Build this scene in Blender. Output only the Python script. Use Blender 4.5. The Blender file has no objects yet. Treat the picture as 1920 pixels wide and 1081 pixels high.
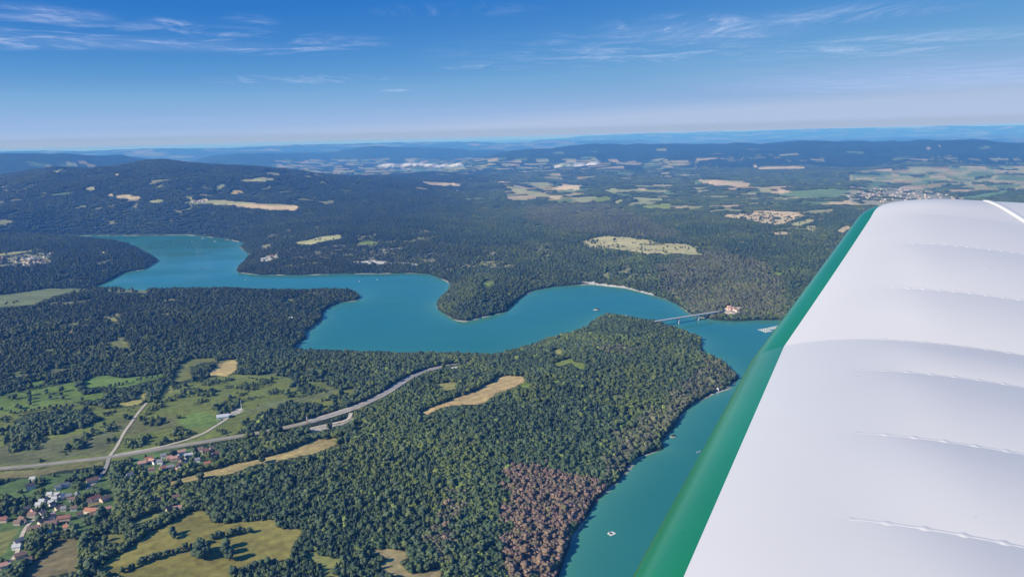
import bpy, bmesh, math, random
import numpy as np
from mathutils import Vector, Matrix
rng = np.random.default_rng(7)
random.seed(7)
scene = bpy.context.scene
COL = scene.collection

# ------------------------------------------------------------------ camera
CAMZ = 550.0
F = 1400.0                                   # focal length in pixels of the 1920 px wide photo
PITCH = math.atan((540.5 - 256) / F); ROLL = math.radians(1.45)
fwd = np.array([0, math.cos(PITCH), -math.sin(PITCH)])
r0 = np.array([1., 0, 0]); u0 = np.array([0, math.sin(PITCH), math.cos(PITCH)])
rgt = math.cos(ROLL) * r0 - math.sin(ROLL) * u0
upv = math.cos(ROLL) * u0 + math.sin(ROLL) * r0

cam_d = bpy.data.cameras.new('camera'); cam = bpy.data.objects.new('camera', cam_d); COL.objects.link(cam)
cam_d.sensor_width = 36; cam_d.lens = 36 * F / 1920; cam_d.clip_start = 0.05; cam_d.clip_end = 3000000
M = Matrix(((rgt[0], upv[0], -fwd[0], 0), (rgt[1], upv[1], -fwd[1], 0), (rgt[2], upv[2], -fwd[2], CAMZ), (0, 0, 0, 1)))
cam.matrix_world = M
scene.camera = cam

def rays(px, py):
    px = np.asarray(px, float); py = np.asarray(py, float)
    return fwd * F + rgt * (px - 960)[..., None] + upv * (540.5 - py)[..., None]
def on_z(px, py, z):
    d = rays(px, py); t = (z - CAMZ) / d[..., 2]
    return d[..., 0] * t, d[..., 1] * t
def project(x, y, z):
    x = np.asarray(x, float); y = np.asarray(y, float); z = np.asarray(z, float) - CAMZ
    w = x * fwd[0] + y * fwd[1] + z * fwd[2]
    w = np.where(w < 1, 1e-3, w)
    px = 960 + F * (x * rgt[0] + y * rgt[1] + z * rgt[2]) / w
    py = 540.5 - F * (x * upv[0] + y * upv[1] + z * upv[2]) / w
    bad = w <= 1e-3
    return np.where(bad, -9e4, px), np.where(bad, 9e4, py)

# ------------------------------------------------------------------ noise
def hash01(ix, iy, seed=0):
    h = (ix.astype(np.int64) * 374761393 + iy.astype(np.int64) * 668265263 + seed * 1274126177) & 0xffffffff
    h = ((h ^ (h >> 13)) * 1274126177) & 0xffffffff
    h = ((h ^ (h >> 16)) * 2246822519) & 0xffffffff
    h = h ^ (h >> 15)
    return (h & 0xffffff) / float(0xffffff)
def vnoise(x, y, seed=0):
    ix = np.floor(x); iy = np.floor(y); fx = x - ix; fy = y - iy
    fx = fx * fx * (3 - 2 * fx); fy = fy * fy * (3 - 2 * fy)
    a = hash01(ix, iy, seed); b = hash01(ix + 1, iy, seed); c = hash01(ix, iy + 1, seed); d = hash01(ix + 1, iy + 1, seed)
    return (a * (1 - fx) + b * fx) * (1 - fy) + (c * (1 - fx) + d * fx) * fy
def fbm(x, y, o=4, seed=0):
    s = 0; a = .5; t = 0
    for k in range(o):
        s = s + a * vnoise(x, y, seed + k); t += a; a *= .5; x = x * 2.03 + 17.3; y = y * 2.03 - 9.1
    return s / t
def sstep(a, b, x):
    t = np.clip((x - a) / (b - a), 0, 1); return t * t * (3 - 2 * t)

# ------------------------------------------------------------------ lake outline (photo pixels), far shore then near shore
far_shore = [(-260, 466), (-120, 458), (0, 450), (100, 443), (180, 441), (267, 441), (350, 440), (417, 447), (463, 456), (450, 463), (470, 478), (455, 492), (443, 505), (447, 511), (483, 515),
    (560, 516), (640, 513), (700, 513), (773, 512), (807, 514), (837, 527), (845, 533), (837, 550), (818, 570), (822, 580), (840, 592), (856, 601), (872, 603), (914, 593),
    (950, 584), (973, 560), (1000, 545), (1040, 537), (1107, 533), (1173, 540), (1223, 553), (1247, 560), (1271, 571), (1290, 585), (1300, 592), (1323, 597), (1355, 601), (1385, 602),
    (1415, 600), (1459, 600), (1520, 604), (1580, 620), (1640, 660), (1680, 720), (1690, 820), (1660, 960), (1600, 1200), (1560, 1500)]
near_shore = [(1000, 1500), (1035, 1140), (1050, 1070), (1064, 1030), (1083, 997), (1106, 958), (1125, 930), (1145, 917), (1161, 900), (1181, 880), (1192, 863), (1211, 852),
    (1245, 839), (1239, 826), (1262, 800), (1286, 766), (1315, 744), (1341, 735), (1367, 727), (1387, 706), (1377, 693), (1351, 672), (1317, 658), (1316, 633), (1302, 625),
    (1270, 614), (1234, 603), (1210, 599), (1171, 593), (1150, 588), (1127, 589), (1109, 600), (1096, 611), (1067, 623), (1007, 641), (966, 653), (950, 656), (924, 663),
    (893, 662), (840, 660), (747, 661), (684, 658), (617, 656), (549, 653), (560, 640), (575, 628), (572, 619), (590, 607), (606, 592), (606, 579), (617, 572), (637, 563), (666, 560),
    (677, 554), (673, 549), (660, 543), (640, 542), (580, 543), (500, 543), (433, 539), (300, 542), (187, 538), (177, 535), (207, 523), (233, 508), (273, 502), (298, 487), (293, 482),
    (277, 473), (255, 462), (233, 456), (183, 452), (133, 449), (67, 449), (0, 452), (-120, 462), (-260, 470)]
lake_px = far_shore + near_shore
def lake_world():
    P = []
    for k, (a, b) in enumerate(lake_px):
        s = 0
        if k >= len(far_shore):
            x, y = on_z(a, b, 0); d = math.sqrt(float(x) ** 2 + float(y) ** 2 + CAMZ ** 2)
            s = 7.5 * F / d
            if 1245 > a > 1030 and b > 830: s = 1
            if (1316 > a > 1236 and 745 < b < 840) or (a > 1316 and b > 700): s = 2
        x, y = on_z(a, b + s, 0); P.append((float(x), float(y)))
    return np.array(P)
LAKE = lake_world()
def sdf_lake(x, y):
    x = np.asarray(x, float).ravel(); y = np.asarray(y, float).ravel()
    d2 = np.full(x.shape, 1e18); ins = np.zeros(x.shape, bool)
    n = len(LAKE)
    for i in range(n):
        ax, ay = LAKE[i]; bx, by = LAKE[(i + 1) % n]
        ex, ey = bx - ax, by - ay
        t = np.clip(((x - ax) * ex + (y - ay) * ey) / (ex * ex + ey * ey + 1e-9), 0, 1)
        dx = x - ax - t * ex; dy = y - ay - t * ey
        d2 = np.minimum(d2, dx * dx + dy * dy)
        c = (ay > y) != (by > y)
        ins ^= c & (x < ex * (y - ay) / (ey if abs(ey) > 1e-12 else 1e-12) + ax)
    return np.sqrt(d2) * np.where(ins, -1, 1)

# ------------------------------------------------------------------ ridges: crest pixel, distance in metres
RIDGES = [
    ([(-400, 300, 14500), (-100, 293, 14500), (0, 290, 14500), (60, 288, 14500), (125, 285, 14800), (180, 288, 15000), (260, 294, 15000), (330, 302, 15000), (420, 318, 15000)], 2600, 2600),
    ([(-500, 350, 8200), (-200, 335, 8200), (0, 325, 8000), (60, 314, 8000), (100, 304, 8000), (150, 306, 7900), (190, 304, 7800), (240, 304, 7700), (300, 299, 7600), (345, 304, 7500), (420, 312, 7400), (500, 322, 7300), (600, 331, 7200), (700, 341, 7100), (800, 352, 7000), (960, 372, 6800)], 2300, 2600),
    ([(330, 305, 20000), (420, 293, 20000), (520, 288, 20500), (620, 285, 21000), (660, 280, 21000), (700, 276, 21000), (740, 280, 21000), (775, 281, 21000), (810, 278, 21000), (860, 284, 21000), (930, 284, 21000), (1010, 290, 21000)], 2500, 3000),
    ([(880, 300, 15500), (960, 287, 15500), (1040, 279, 15500), (1110, 273, 15500), (1180, 271, 15500), (1280, 271, 15000), (1400, 269, 14500), (1480, 268, 14500), (1560, 265, 14500), (1650, 264, 14500), (1750, 263, 14500), (1800, 264, 14500), (1870, 269, 14500), (1960, 274, 14500), (2200, 280, 14500), (2500, 285, 14500)], 3000, 2500),
    ([(1180, 345, 9800), (1260, 330, 9800), (1330, 320, 9800), (1420, 315, 9800), (1500, 317, 9800), (1580, 324, 9700), (1650, 332, 9600), (1720, 345, 9500)], 900, 900),
    ([(740, 340, 9500), (800, 332, 9500), (850, 326, 9500), (900, 326, 9600), (960, 330, 9700), (1040, 340, 9700)], 900, 1000),
    ([(1700, 385, 6300), (1790, 372, 6300), (1860, 360, 6300), (1920, 352, 6300), (2000, 346, 6300), (2200, 340, 6300)], 500, 700),
    ([(960, 266, 52000), (1100, 256, 52000), (1200, 251.5, 52000), (1300, 248.5, 52000), (1400, 247, 52000), (1550, 242, 52000), (1700, 239.5, 52000), (1800, 236.5, 52000), (1850, 237, 52000), (2000, 233, 52000), (2300, 228, 52000)], 5000, 6000),
    ([(-300, 296, 34000), (-100, 288, 34000), (0, 285.5, 34000), (150, 283.5, 34000), (260, 280, 34000), (400, 279, 34000), (520, 273.5, 34000), (640, 272, 34000), (800, 267, 34000), (950, 268, 34000), (1100, 264, 34000), (1250, 263, 34000)], 4000, 5000),
    ([(820, 300, 13500), (880, 297, 13500), (940, 296, 13500), (1020, 298, 13500), (1100, 303, 13000), (1180, 308, 13000)], 1200, 1200),
]
R_PRE = []
for pts, wf, wb in RIDGES:
    a = np.array(pts, float); d = rays(a[:, 0], a[:, 1]); az = np.arctan2(d[:, 0], d[:, 1])
    zc = CAMZ + a[:, 2] * d[:, 2] / np.hypot(d[:, 0], d[:, 1])
    R_PRE.append((az, zc, a[:, 2], wf, wb))
DOME = on_z(885, 548, 30); DOME2 = on_z(1080, 545, 40)
def height(x, y, sd=None):
    x = np.asarray(x, float); y = np.asarray(y, float)
    if sd is None: sd = sdf_lake(x, y).reshape(x.shape)
    r = np.hypot(x, y); az = np.arctan2(x, y)
    big = fbm(x / 1900, y / 1900, 3, 3); sm = fbm(x / 420, y / 420, 4, 11)
    q = np.clip(sd, 0, None)
    ramp = 1 - np.exp(-q / 260.0)
    far = sstep(5000, 11000, r)
    plat = 52 + (big - .5) * (50 + 90 * far)
    h = .4 + (plat + 36 * sstep(4200, 8000, r)) * ramp + (sm - .5) * 2 * (9 + 26 * sstep(3500, 9000, r)) * ramp - (1 - np.abs(2 * fbm(x / 1300, y / 1300, 3, 19) - 1) ** .7) * 66 * sstep(4200, 8000, r) * ramp * (1 - .6 * sstep(20000, 30000, r))
    h = h + 34 * np.exp(-((x - DOME[0]) ** 2 + (y - DOME[1]) ** 2) / 230. ** 2) * (1 - np.exp(-q / 90.))
    for (zaz, zc, D, wf, wb) in R_PRE:
        zi = np.interp(az, zaz, zc - 62, left=-1, right=-1); di = np.interp(az, zaz, D)
        edge = sstep(zaz[0], zaz[0] + .04, az) * (1 - sstep(zaz[-1] - .04, zaz[-1], az))
        t = r - di
        rough = 1 + .35 * (fbm(x / 900, y / 900, 3, 23) - .5) * np.clip(np.abs(t) / wf * 2, 0, 1)
        g = np.exp(-(t / np.where(t < 0, wf, wb)) ** 2) * rough
        h = h + np.clip(zi, 0, None) * edge * g * ramp
    bed = -np.minimum(.15 * np.clip(-sd, 0, None), 18)
    h = np.where(sd > 0, h, bed)
    curve = sstep(3000, 0, np.abs(y)) * 0
    return np.where(r > 26000, np.minimum(h, 545), h)

def ground_at(px, py):
    """points of the ground seen through photo pixels, by marching the ray over the terrain"""
    px = np.atleast_1d(np.asarray(px, float)); py = np.atleast_1d(np.asarray(py, float))
    d = rays(px, py); hd = np.hypot(d[:, 0], d[:, 1])
    R = np.exp(np.linspace(math.log(500), math.log(60000), 700))
    ux, uy, uz = d[:, 0] / hd, d[:, 1] / hd, d[:, 2] / hd
    X = ux[:, None] * R; Y = uy[:, None] * R; Z = CAMZ + uz[:, None] * R
    G = np.maximum(height(X.ravel(), Y.ravel()).reshape(X.shape), 0)
    below = Z < G; k = np.where(below.any(1), below.argmax(1), len(R) - 1); k = np.maximum(k, 1)
    i = np.arange(len(px)); z0 = Z[i, k - 1] - G[i, k - 1]; z1 = Z[i, k] - G[i, k]
    t = np.clip(z0 / (z0 - z1 + 1e-9), 0, 1); r = R[k - 1] + t * (R[k] - R[k - 1])
    x = ux * r; y = uy * r
    return x, y, np.maximum(height(x, y), 0)

# ------------------------------------------------------------------ land cover, traced on the photo
X0, X1, Y0, Y1 = -700, 2620, 220, 1600
NW, NH = X1 - X0, Y1 - Y0
COV = np.zeros((NH, NW, 3), np.float32); HAS = np.zeros((NH, NW), np.float32)
DEN = np.ones((NH, NW), np.float32); REFL_DRY = np.zeros((NH, NW), np.float32); FARM = np.zeros((NH, NW), np.float32); SML = np.zeros((NH, NW), np.float32); FCT = np.zeros((NH, NW, 3), np.float32)
def fill(pts):
    a = np.array(pts, float); x0 = int(max(X0, a[:, 0].min() - 1)); x1 = int(min(X1, a[:, 0].max() + 2)); y0 = int(max(Y0, a[:, 1].min() - 1)); y1 = int(min(Y1, a[:, 1].max() + 2))
    gx, gy = np.meshgrid(np.arange(x0, x1) + .5, np.arange(y0, y1) + .5); m = np.zeros(gx.shape, bool)
    for i in range(len(a)):
        ax, ay = a[i]; bx, by = a[(i + 1) % len(a)]
        if ay == by: continue
        m ^= ((ay > gy) != (by > gy)) & (gx < (bx - ax) * (gy - ay) / (by - ay) + ax)
    return (slice(y0 - Y0, y1 - Y0), slice(x0 - X0, x1 - X0)), m
GREEN = (.135, .205, .045); LIME = (.20, .25, .05); PALE = (.34, .34, .15); OLIVE = (.20, .20, .06); YEL = (.31, .29, .09); TAN = (.46, .35, .14); STRAW = (.56, .44, .25); HEATH = (.155, .175, .045); GRAV = (.42, .38, .31); BARE = (.42, .27, .16); LAWN = (.085, .14, .045)
def field(col, pts, den=0.0, small=0.0):
    s, m = fill(pts)
    k = random.uniform(.9, 1.12); c = np.array(col) * (k * random.uniform(.95, 1.06), k, k * random.uniform(.92, 1.08))
    COV[s][m] = c; HAS[s][m] = 1; DEN[s][m] = den; SML[s][m] = small
def wood(pts):
    s, m = fill(pts); HAS[s][m] = 0; DEN[s][m] = 1; SML[s][m] = 0
def russet(pts, v):
    s, m = fill(pts); REFL_DRY[s][m] = v
def farm(pts, v):
    s, m = fill(pts); FARM[s][m] = np.maximum(FARM[s][m], v)
# farmland far off (a patchwork of small fields)
farm([(480, 336), (520, 300), (900, 296), (1290, 300), (1320, 335), (1000, 338), (760, 326)], .42)
farm([(1590, 322), (1700, 312), (2000, 310), (2000, 352), (1800, 360), (1590, 356)], .85)
farm([(940, 340), (1300, 346), (1330, 395), (1180, 385), (950, 374)], .45)
farm([(1300, 335), (1600, 345), (1640, 385), (1580, 440), (1400, 440), (1300, 380)], .3)
farm([(1000, 276), (1920, 268), (1920, 314), (1000, 300)], .04)
farm([(0, 295), (480, 300), (480, 345), (0, 372)], .05)
farm([(560, 340), (900, 345), (960, 375), (600, 372)], .05)
field((.15, .165, .075), [(-80, 640), (60, 622), (200, 600), (330, 625), (345, 655), (325, 688), (200, 700), (90, 705), (-80, 712)], .82, .35)
field((.16, .17, .08), [(560, 655), (700, 668), (760, 685), (640, 712), (480, 700), (470, 672)], .86, .3)
field((.2, .2, .13), [(480, 462), (640, 455), (820, 470), (860, 500), (640, 488), (500, 482)], .84, .3)
# heath with scattered bushes
field(HEATH, [(-80, 776), (60, 762), (130, 752), (200, 766), (268, 760), (300, 748), (330, 722), (360, 716), (445, 700), (520, 705), (560, 714), (640, 719), (643, 730), (545, 752), (470, 772), (500, 782), (440, 812), (300, 850), (190, 868), (0, 880), (-80, 884)], .34, .82)
field(HEATH, [(460, 775), (545, 748), (640, 722), (700, 708), (712, 716), (640, 760), (570, 778), (500, 790)], .55, .5)
field((.15, .16, .055), [(215, 790), (262, 782), (330, 778), (330, 800), (250, 815), (225, 812)], .06, .7)
field((.13, .14, .055), [(0, 835), (110, 820), (215, 800), (200, 850), (0, 872)], .22, .85)
wood([(8, 820), (30, 790), (50, 776), (100, 766), (150, 767), (197, 782), (170, 795), (120, 812), (60, 822), (33, 828)])
wood([(112, 743), (180, 730), (240, 735), (255, 738), (246, 752), (210, 757), (160, 752)])
wood([(440, 820), (470, 790), (545, 775), (560, 792), (500, 806), (445, 820)])
# green meadows on the left
field(GREEN, [(-80, 765), (-80, 752), (0, 741), (70, 727), (141, 713), (146, 727), (156, 740), (195, 734), (193, 743), (156, 751), (78, 762), (26, 771), (-80, 784)])
field(GREEN, [(18, 730), (52, 717), (109, 710), (116, 713), (78, 721), (21, 732)])
field(GREEN, [(154, 716), (182, 703), (200, 703), (227, 710), (307, 698), (305, 706), (260, 719), (221, 727), (195, 724), (170, 728), (158, 726)])
field(LAWN, [(115, 686), (150, 681), (160, 684), (120, 690)])
field(OLIVE, [(336, 682), (352, 674), (401, 670), (406, 676), (449, 672), (443, 695), (427, 704), (391, 706), (359, 709), (331, 717), (322, 710)])
field(TAN, [(400, 684), (449, 673), (443, 695), (427, 703), (385, 706), (396, 697)])
wood([(357, 686), (385, 679), (400, 677), (410, 681), (396, 694), (383, 707), (358, 707)])
field(OLIVE, [(307, 724), (325, 719), (325, 734), (312, 742), (299, 747)])
field(YEL, [(200, 758), (250, 750), (258, 737), (275, 736), (271, 750), (263, 758), (221, 763)])
field(GREEN, [(331, 787), (368, 772), (395, 775), (418, 791), (385, 802), (350, 804)])
field(GRAV, [(424, 777), (451, 766), (459, 768), (451, 774), (434, 780), (428, 784)])
field(OLIVE, [(-80, 888), (0, 882), (100, 875), (192, 866), (192, 874), (117, 882), (67, 893), (25, 890), (-80, 897)])
field((.19, .17, .08), [(-80, 893), (0, 885), (110, 878), (185, 868), (110, 884), (60, 892), (-80, 899)])
# village lawns
field(LAWN, [(-80, 915), (0, 902), (60, 893), (130, 888), (200, 892), (222, 930), (205, 965), (160, 1000), (95, 1008), (40, 1060), (0, 1090), (-80, 1100)], .42, .4)
field(LAWN, [(225, 888), (250, 850), (330, 841), (408, 838), (416, 860), (385, 878), (330, 890), (270, 899)], .28, .45)
field((.2, .17, .075), [(150, 946), (180, 932), (190, 940), (170, 952)], 0)
# long dry strip beside the forest
field((.3, .25, .1), [(268, 921), (356, 889), (376, 885), (432, 870), (489, 859), (545, 842), (582, 824), (620, 822), (672, 815), (640, 828), (582, 850), (545, 860), (507, 869), (479, 871), (432, 886), (367, 900), (320, 910), (281, 922)])
field(LIME, [(371, 911), (432, 897), (460, 892), (440, 902), (375, 915)])
# meadows at the bottom
field((.22, .205, .05), [(202, 1049), (244, 1026), (281, 996), (319, 981), (345, 967), (367, 957), (391, 959), (401, 979), (432, 981), (517, 974), (530, 991), (573, 991), (564, 1002), (549, 1021), (545, 1043), (526, 1049), (480, 1054), (440, 1068), (425, 1110), (300, 1110), (230, 1078), (190, 1068)])
field((.2, .165, .075), [(40, 1085), (56, 1060), (101, 1024), (105, 1006), (150, 1009), (150, 1043), (146, 1068), (94, 1079), (60, 1100)])
field(OLIVE, [(159, 1009), (234, 999), (238, 1009), (225, 1019), (178, 1012)])
field(OLIVE, [(-80, 1000), (0, 996), (36, 992), (22, 1011), (11, 1036), (0, 1041), (-80, 1050)])
field(LIME, [(160, 990), (205, 986), (253, 981), (205, 991)])
field(OLIVE, [(242, 977), (307, 955), (300, 970), (253, 983)])
field((.27, .23, .1), [(668, 1050), (696, 1030), (723, 1026), (782, 1035), (751, 1053), (771, 1072), (787, 1074), (826, 1061), (824, 1100), (770, 1110), (743, 1078), (696, 1058)])
wood([(676, 1048), (705, 1038), (728, 1046), (715, 1056), (690, 1056)])
field(OLIVE, [(569, 1036), (592, 1032), (601, 1039), (624, 1045), (639, 1045), (637, 1100), (612, 1090), (601, 1058)], .1)
# clearings in the central forest
field(TAN, [(780, 776), (820, 759), (856, 745), (893, 730), (926, 717), (932, 707), (950, 704), (984, 706), (984, 714), (970, 722), (950, 730), (929, 737), (906, 756), (867, 758), (830, 764), (801, 778)])
field(LIME, [(972, 722), (986, 714), (999, 722), (989, 727), (965, 729)])
field(YEL, [(807, 724), (825, 718), (856, 717), (859, 727), (840, 730)])
field(YEL, [(1031, 662), (1041, 653), (1054, 653), (1053, 662), (1041, 668)])
field(LIME, [(1031, 685), (1072, 668), (1076, 678), (1096, 680), (1102, 685), (1101, 693), (1088, 692), (1072, 680), (1054, 686)])
field(LIME, [(1148, 642), (1171, 640), (1170, 645), (1150, 645)]); field(OLIVE, [(1137, 622), (1142, 621), (1150, 627), (1144, 628)])
field(LIME, [(1026, 707), (1042, 709), (1054, 715), (1039, 717)])
field(LIME, [(971, 748), (984, 742), (997, 743), (985, 751)]); field(PALE, [(1000, 741), (1030, 728), (1036, 729), (1010, 742)])
field(BARE, [(1025, 795), (1039, 784), (1047, 787), (1036, 796)]); field((.2, .2, .11), [(1145, 740), (1172, 738), (1165, 746), (1150, 748)], .3, .5)
field((.13, .16, .06), [(471, 701), (515, 699), (541, 698), (539, 704), (500, 704)]); field(HEATH, [(497, 722), (528, 714), (554, 719), (549, 728), (515, 728)], .3, .6)
field((.15, .17, .07), [(450, 775), (515, 751), (606, 737), (643, 720), (634, 731), (596, 748), (528, 759), (476, 772)], .12, .6)
field(OLIVE, [(630, 768), (660, 762), (690, 757), (680, 764), (640, 773)])
field(GRAV, [(568, 806), (600, 799), (628, 794), (655, 787), (660, 776), (664, 784), (640, 797), (600, 806), (572, 812)])
field(OLIVE, [(660, 800), (672, 790), (690, 795), (672, 805)], .2, .5)
# left, middle distance
field((.17, .19, .085), [(-80, 555), (0, 553), (60, 546), (83, 541), (167, 540), (187, 541), (140, 546), (100, 556), (60, 571), (0, 576), (-80, 585)])
field((.17, .19, .085), [(187, 542), (283, 542), (273, 549), (200, 547)])
field(OLIVE, [(170, 642), (235, 639), (243, 655), (236, 650), (200, 645)]); field(PALE, [(330, 640), (336, 640), (345, 651), (338, 650)])
field(YEL, [(205, 600), (218, 596), (222, 602), (207, 607)]); field(BARE, [(122, 622), (138, 614), (134, 624)]); field(PALE, [(0, 636), (14, 637), (10, 642), (0, 642)]); field(OLIVE, [(205, 632), (235, 632), (228, 638)])
field((.22, .2, .13), [(25, 608), (80, 610), (25, 611)]); field(HEATH, [(0, 700), (60, 690), (90, 694), (20, 706)], .3, .6)
field(PALE, [(0, 475), (67, 467), (95, 465), (60, 471), (20, 477), (-40, 482)]); field((.22, .23, .13), [(-40, 486), (7, 483), (60, 474), (100, 474), (80, 496), (40, 499), (-40, 499)], .35, .6)
field(PALE, [(183, 472), (200, 472), (200, 475), (186, 475)])
field(STRAW, [(190, 363), (215, 366), (235, 365), (273, 371), (253, 375), (217, 369)]); field(PALE, [(273, 375), (323, 373), (320, 378), (280, 379)])
field(PALE, [(350, 374), (393, 373), (450, 377), (500, 382), (555, 384), (520, 388), (440, 383), (367, 382)]); field(STRAW, [(427, 385), (480, 383), (520, 386), (563, 385), (553, 394), (520, 394), (460, 389)])
field(PALE, [(160, 352), (180, 349), (182, 355), (168, 358)]); field(TAN, [(425, 362), (440, 356), (460, 357), (440, 364)]); field(PALE, [(440, 338), (490, 333), (515, 333), (513, 338), (460, 340)]); field(PALE, [(400, 350), (415, 342), (425, 347), (405, 357)])
field(STRAW, [(205, 326), (227, 325), (222, 330)]); field(PALE, [(90, 322), (120, 316), (112, 323)]); field((.2, .2, .12), [(0, 350), (60, 345), (110, 335), (60, 358), (0, 362)], .6)
field(PALE, [(547, 456), (600, 444), (640, 439), (640, 446), (600, 453), (583, 458)]); field(LIME, [(660, 457), (690, 451), (712, 455), (700, 459)]); field((.25, .24, .16), [(650, 468), (720, 464), (800, 468), (720, 472)], .55)
field(LIME, [(898, 533), (917, 526), (927, 532), (912, 540)])
field((.48, .46, .40), [(640, 490), (675, 490), (700, 488), (730, 491), (770, 493), (802, 497), (770, 495), (730, 493.4), (700, 494), (670, 492.4)], .3, .5)
field((.5, .48, .42), [(1078, 530), (1110, 528), (1150, 533), (1190, 540), (1228, 551), (1225, 555), (1190, 545), (1150, 539), (1110, 533)], .35, .5)
field(STRAW, [(785, 339), (827, 342), (870, 344), (860, 349), (807, 347)]); field(STRAW, [(930, 342), (943, 338), (945, 342)]); field(PALE, [(957, 357), (973, 354), (1033, 365), (1023, 369), (967, 363)])
field(STRAW, [(1033, 352), (1057, 346), (1093, 347), (1083, 355), (1050, 355)]); field(STRAW, [(1020, 368), (1057, 367), (1045, 373)]); field(PALE, [(1070, 373), (1120, 367), (1107, 377), (1090, 380)]); field(LIME, [(1107, 373), (1140, 368), (1153, 372), (1123, 379)])
field(PALE, [(1127, 357), (1153, 352), (1187, 358), (1150, 361)]); field(PALE, [(1147, 377), (1173, 372), (1160, 383)]); field(PALE, [(1173, 368), (1267, 374), (1207, 378)]); field(STRAW, [(1187, 355), (1213, 353), (1213, 357)]); field(LIME, [(1203, 385), (1257, 381), (1260, 391), (1210, 390)])
field((.42, .38, .18), [(1088, 454), (1120, 445), (1133, 442), (1173, 444), (1220, 450), (1240, 457), (1280, 457), (1300, 462), (1312, 478), (1273, 475), (1207, 475), (1160, 467), (1107, 463)], .03, .4)
field(STRAW, [(1350, 404), (1380, 400), (1430, 396), (1480, 396), (1507, 403), (1480, 416), (1453, 421), (1407, 413)], .05, .3); field(STRAW, [(1400, 403), (1470, 399), (1485, 405), (1440, 412)], .05)
field(PALE, [(1477, 420), (1513, 410), (1530, 413), (1495, 424)]); field(PALE, [(1510, 424), (1533, 422), (1528, 432), (1514, 432)]); field(STRAW, [(1428, 437), (1477, 433), (1483, 438), (1455, 440)]); field(STRAW, [(1567, 432), (1587, 422), (1596, 426), (1580, 436)]); field(LIME, [(1400, 437), (1425, 435), (1410, 440)])
field(STRAW, [(1307, 338), (1347, 337), (1410, 345), (1405, 349), (1340, 348)]); field(PALE, [(1413, 350), (1445, 352), (1453, 363), (1430, 360)]); field(STRAW, [(1447, 359), (1467, 355), (1487, 359), (1467, 364)])
field((.14, .22, .09), [(1453, 366), (1490, 357), (1560, 353), (1597, 357), (1573, 370), (1513, 370)]); field(STRAW, [(1520, 382), (1567, 380), (1613, 369), (1663, 377), (1613, 384)])
field(STRAW, [(1413, 313), (1460, 311), (1507, 311), (1510, 315), (1460, 317), (1423, 317)]); field((.14, .22, .09), [(1800, 370), (1830, 364), (1897, 356), (1880, 364), (1830, 371)])
field(LIME, [(1400, 498), (1440, 506), (1480, 512), (1460, 516), (1430, 507)]); field(PALE, [(1280, 462), (1293, 470), (1327, 478), (1290, 477)])
field((.24, .24, .15), [(1580, 362), (1640, 352), (1700, 353), (1770, 360), (1806, 371), (1812, 392), (1700, 392), (1600, 382)], .3, .5)
field((.52, .44, .36), [(1348, 581), (1370, 573), (1392, 577), (1388, 587), (1362, 589)], .1, .5)
field((.4, .37, .32), [(484, 484), (500, 482), (515, 476), (522, 480), (505, 488), (488, 490)], .25, .5)
field((.34, .3, .25), [(1190, 768), (1215, 762), (1225, 780), (1205, 800)], .55, .3)
# cockpit-glass reflections painted as brown tree colour; dry wood on the east slope
russet([(957, 885), (962, 880), (1010, 882), (1085, 893), (1110, 905), (1140, 915), (1120, 940), (1080, 1000), (1050, 1050), (1040, 1090), (960, 1100), (945, 1020), (955, 940)], 1.0)
russet([(845, 935), (855, 930), (858, 960), (842, 1040), (815, 1060), (812, 1010)], .6)
russet([(1120, 905), (1160, 820), (1240, 760), (1300, 700), (1340, 672), (1390, 700), (1340, 735), (1260, 800), (1200, 850), (1150, 915)], .5)
russet([(990, 390), (1060, 380), (1130, 382), (1200, 405), (1280, 440), (1230, 448), (1120, 440), (1060, 432), (980, 410)], .45)
russet([(1290, 480), (1340, 470), (1420, 490), (1470, 520), (1470, 598), (1320, 592), (1250, 555), (1230, 500)], .5)
russet([(1060, 655), (1180, 652), (1200, 660), (1170, 668)], .5)
FARM2 = FARM
def look(A, px, py):
    ix = np.clip(np.round(px - .5 - X0).astype(int), 0, NW - 1); iy = np.clip(np.round(py - .5 - Y0).astype(int), 0, NH - 1)
    out = A[iy, ix]; bad = (px < X0) | (px > X1) | (py < Y0) | (py > Y1)
    if out.ndim == 1: return np.where(bad, 1.0 if A is DEN else 0.0, out)
    return np.where(bad[:, None], 0.0, out)
def mosaic(x, y):
    """patchwork of far fields: nearest jittered seed decides field or wood, and its colour"""
    S = np.where(np.hypot(x, y) > 24000, 600., 135.); u = x / (S * 1.5); v = y / S
    iu = np.floor(u); iv = np.floor(v); best = np.full(x.shape, 9e9); bi = np.zeros(x.shape); bj = np.zeros(x.shape)
    for a in (-1, 0, 1):
        for b in (-1, 0, 1):
            cu = iu + a; cv = iv + b
            d = (cu + hash01(cu, cv, 51) - u) ** 2 + (cv + hash01(cu, cv, 52) - v) ** 2
            m = d < best; best = np.where(m, d, best); bi = np.where(m, cu, bi); bj = np.where(m, cv, bj)
    k = hash01(bi, bj, 53); c = hash01(bi, bj, 54)[:, None]
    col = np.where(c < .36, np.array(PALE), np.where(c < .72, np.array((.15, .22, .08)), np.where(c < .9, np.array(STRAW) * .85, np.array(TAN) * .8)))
    return k, col * (.82 - .34 * sstep(11000, 26000, np.hypot(x, y)))[:, None]

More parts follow.
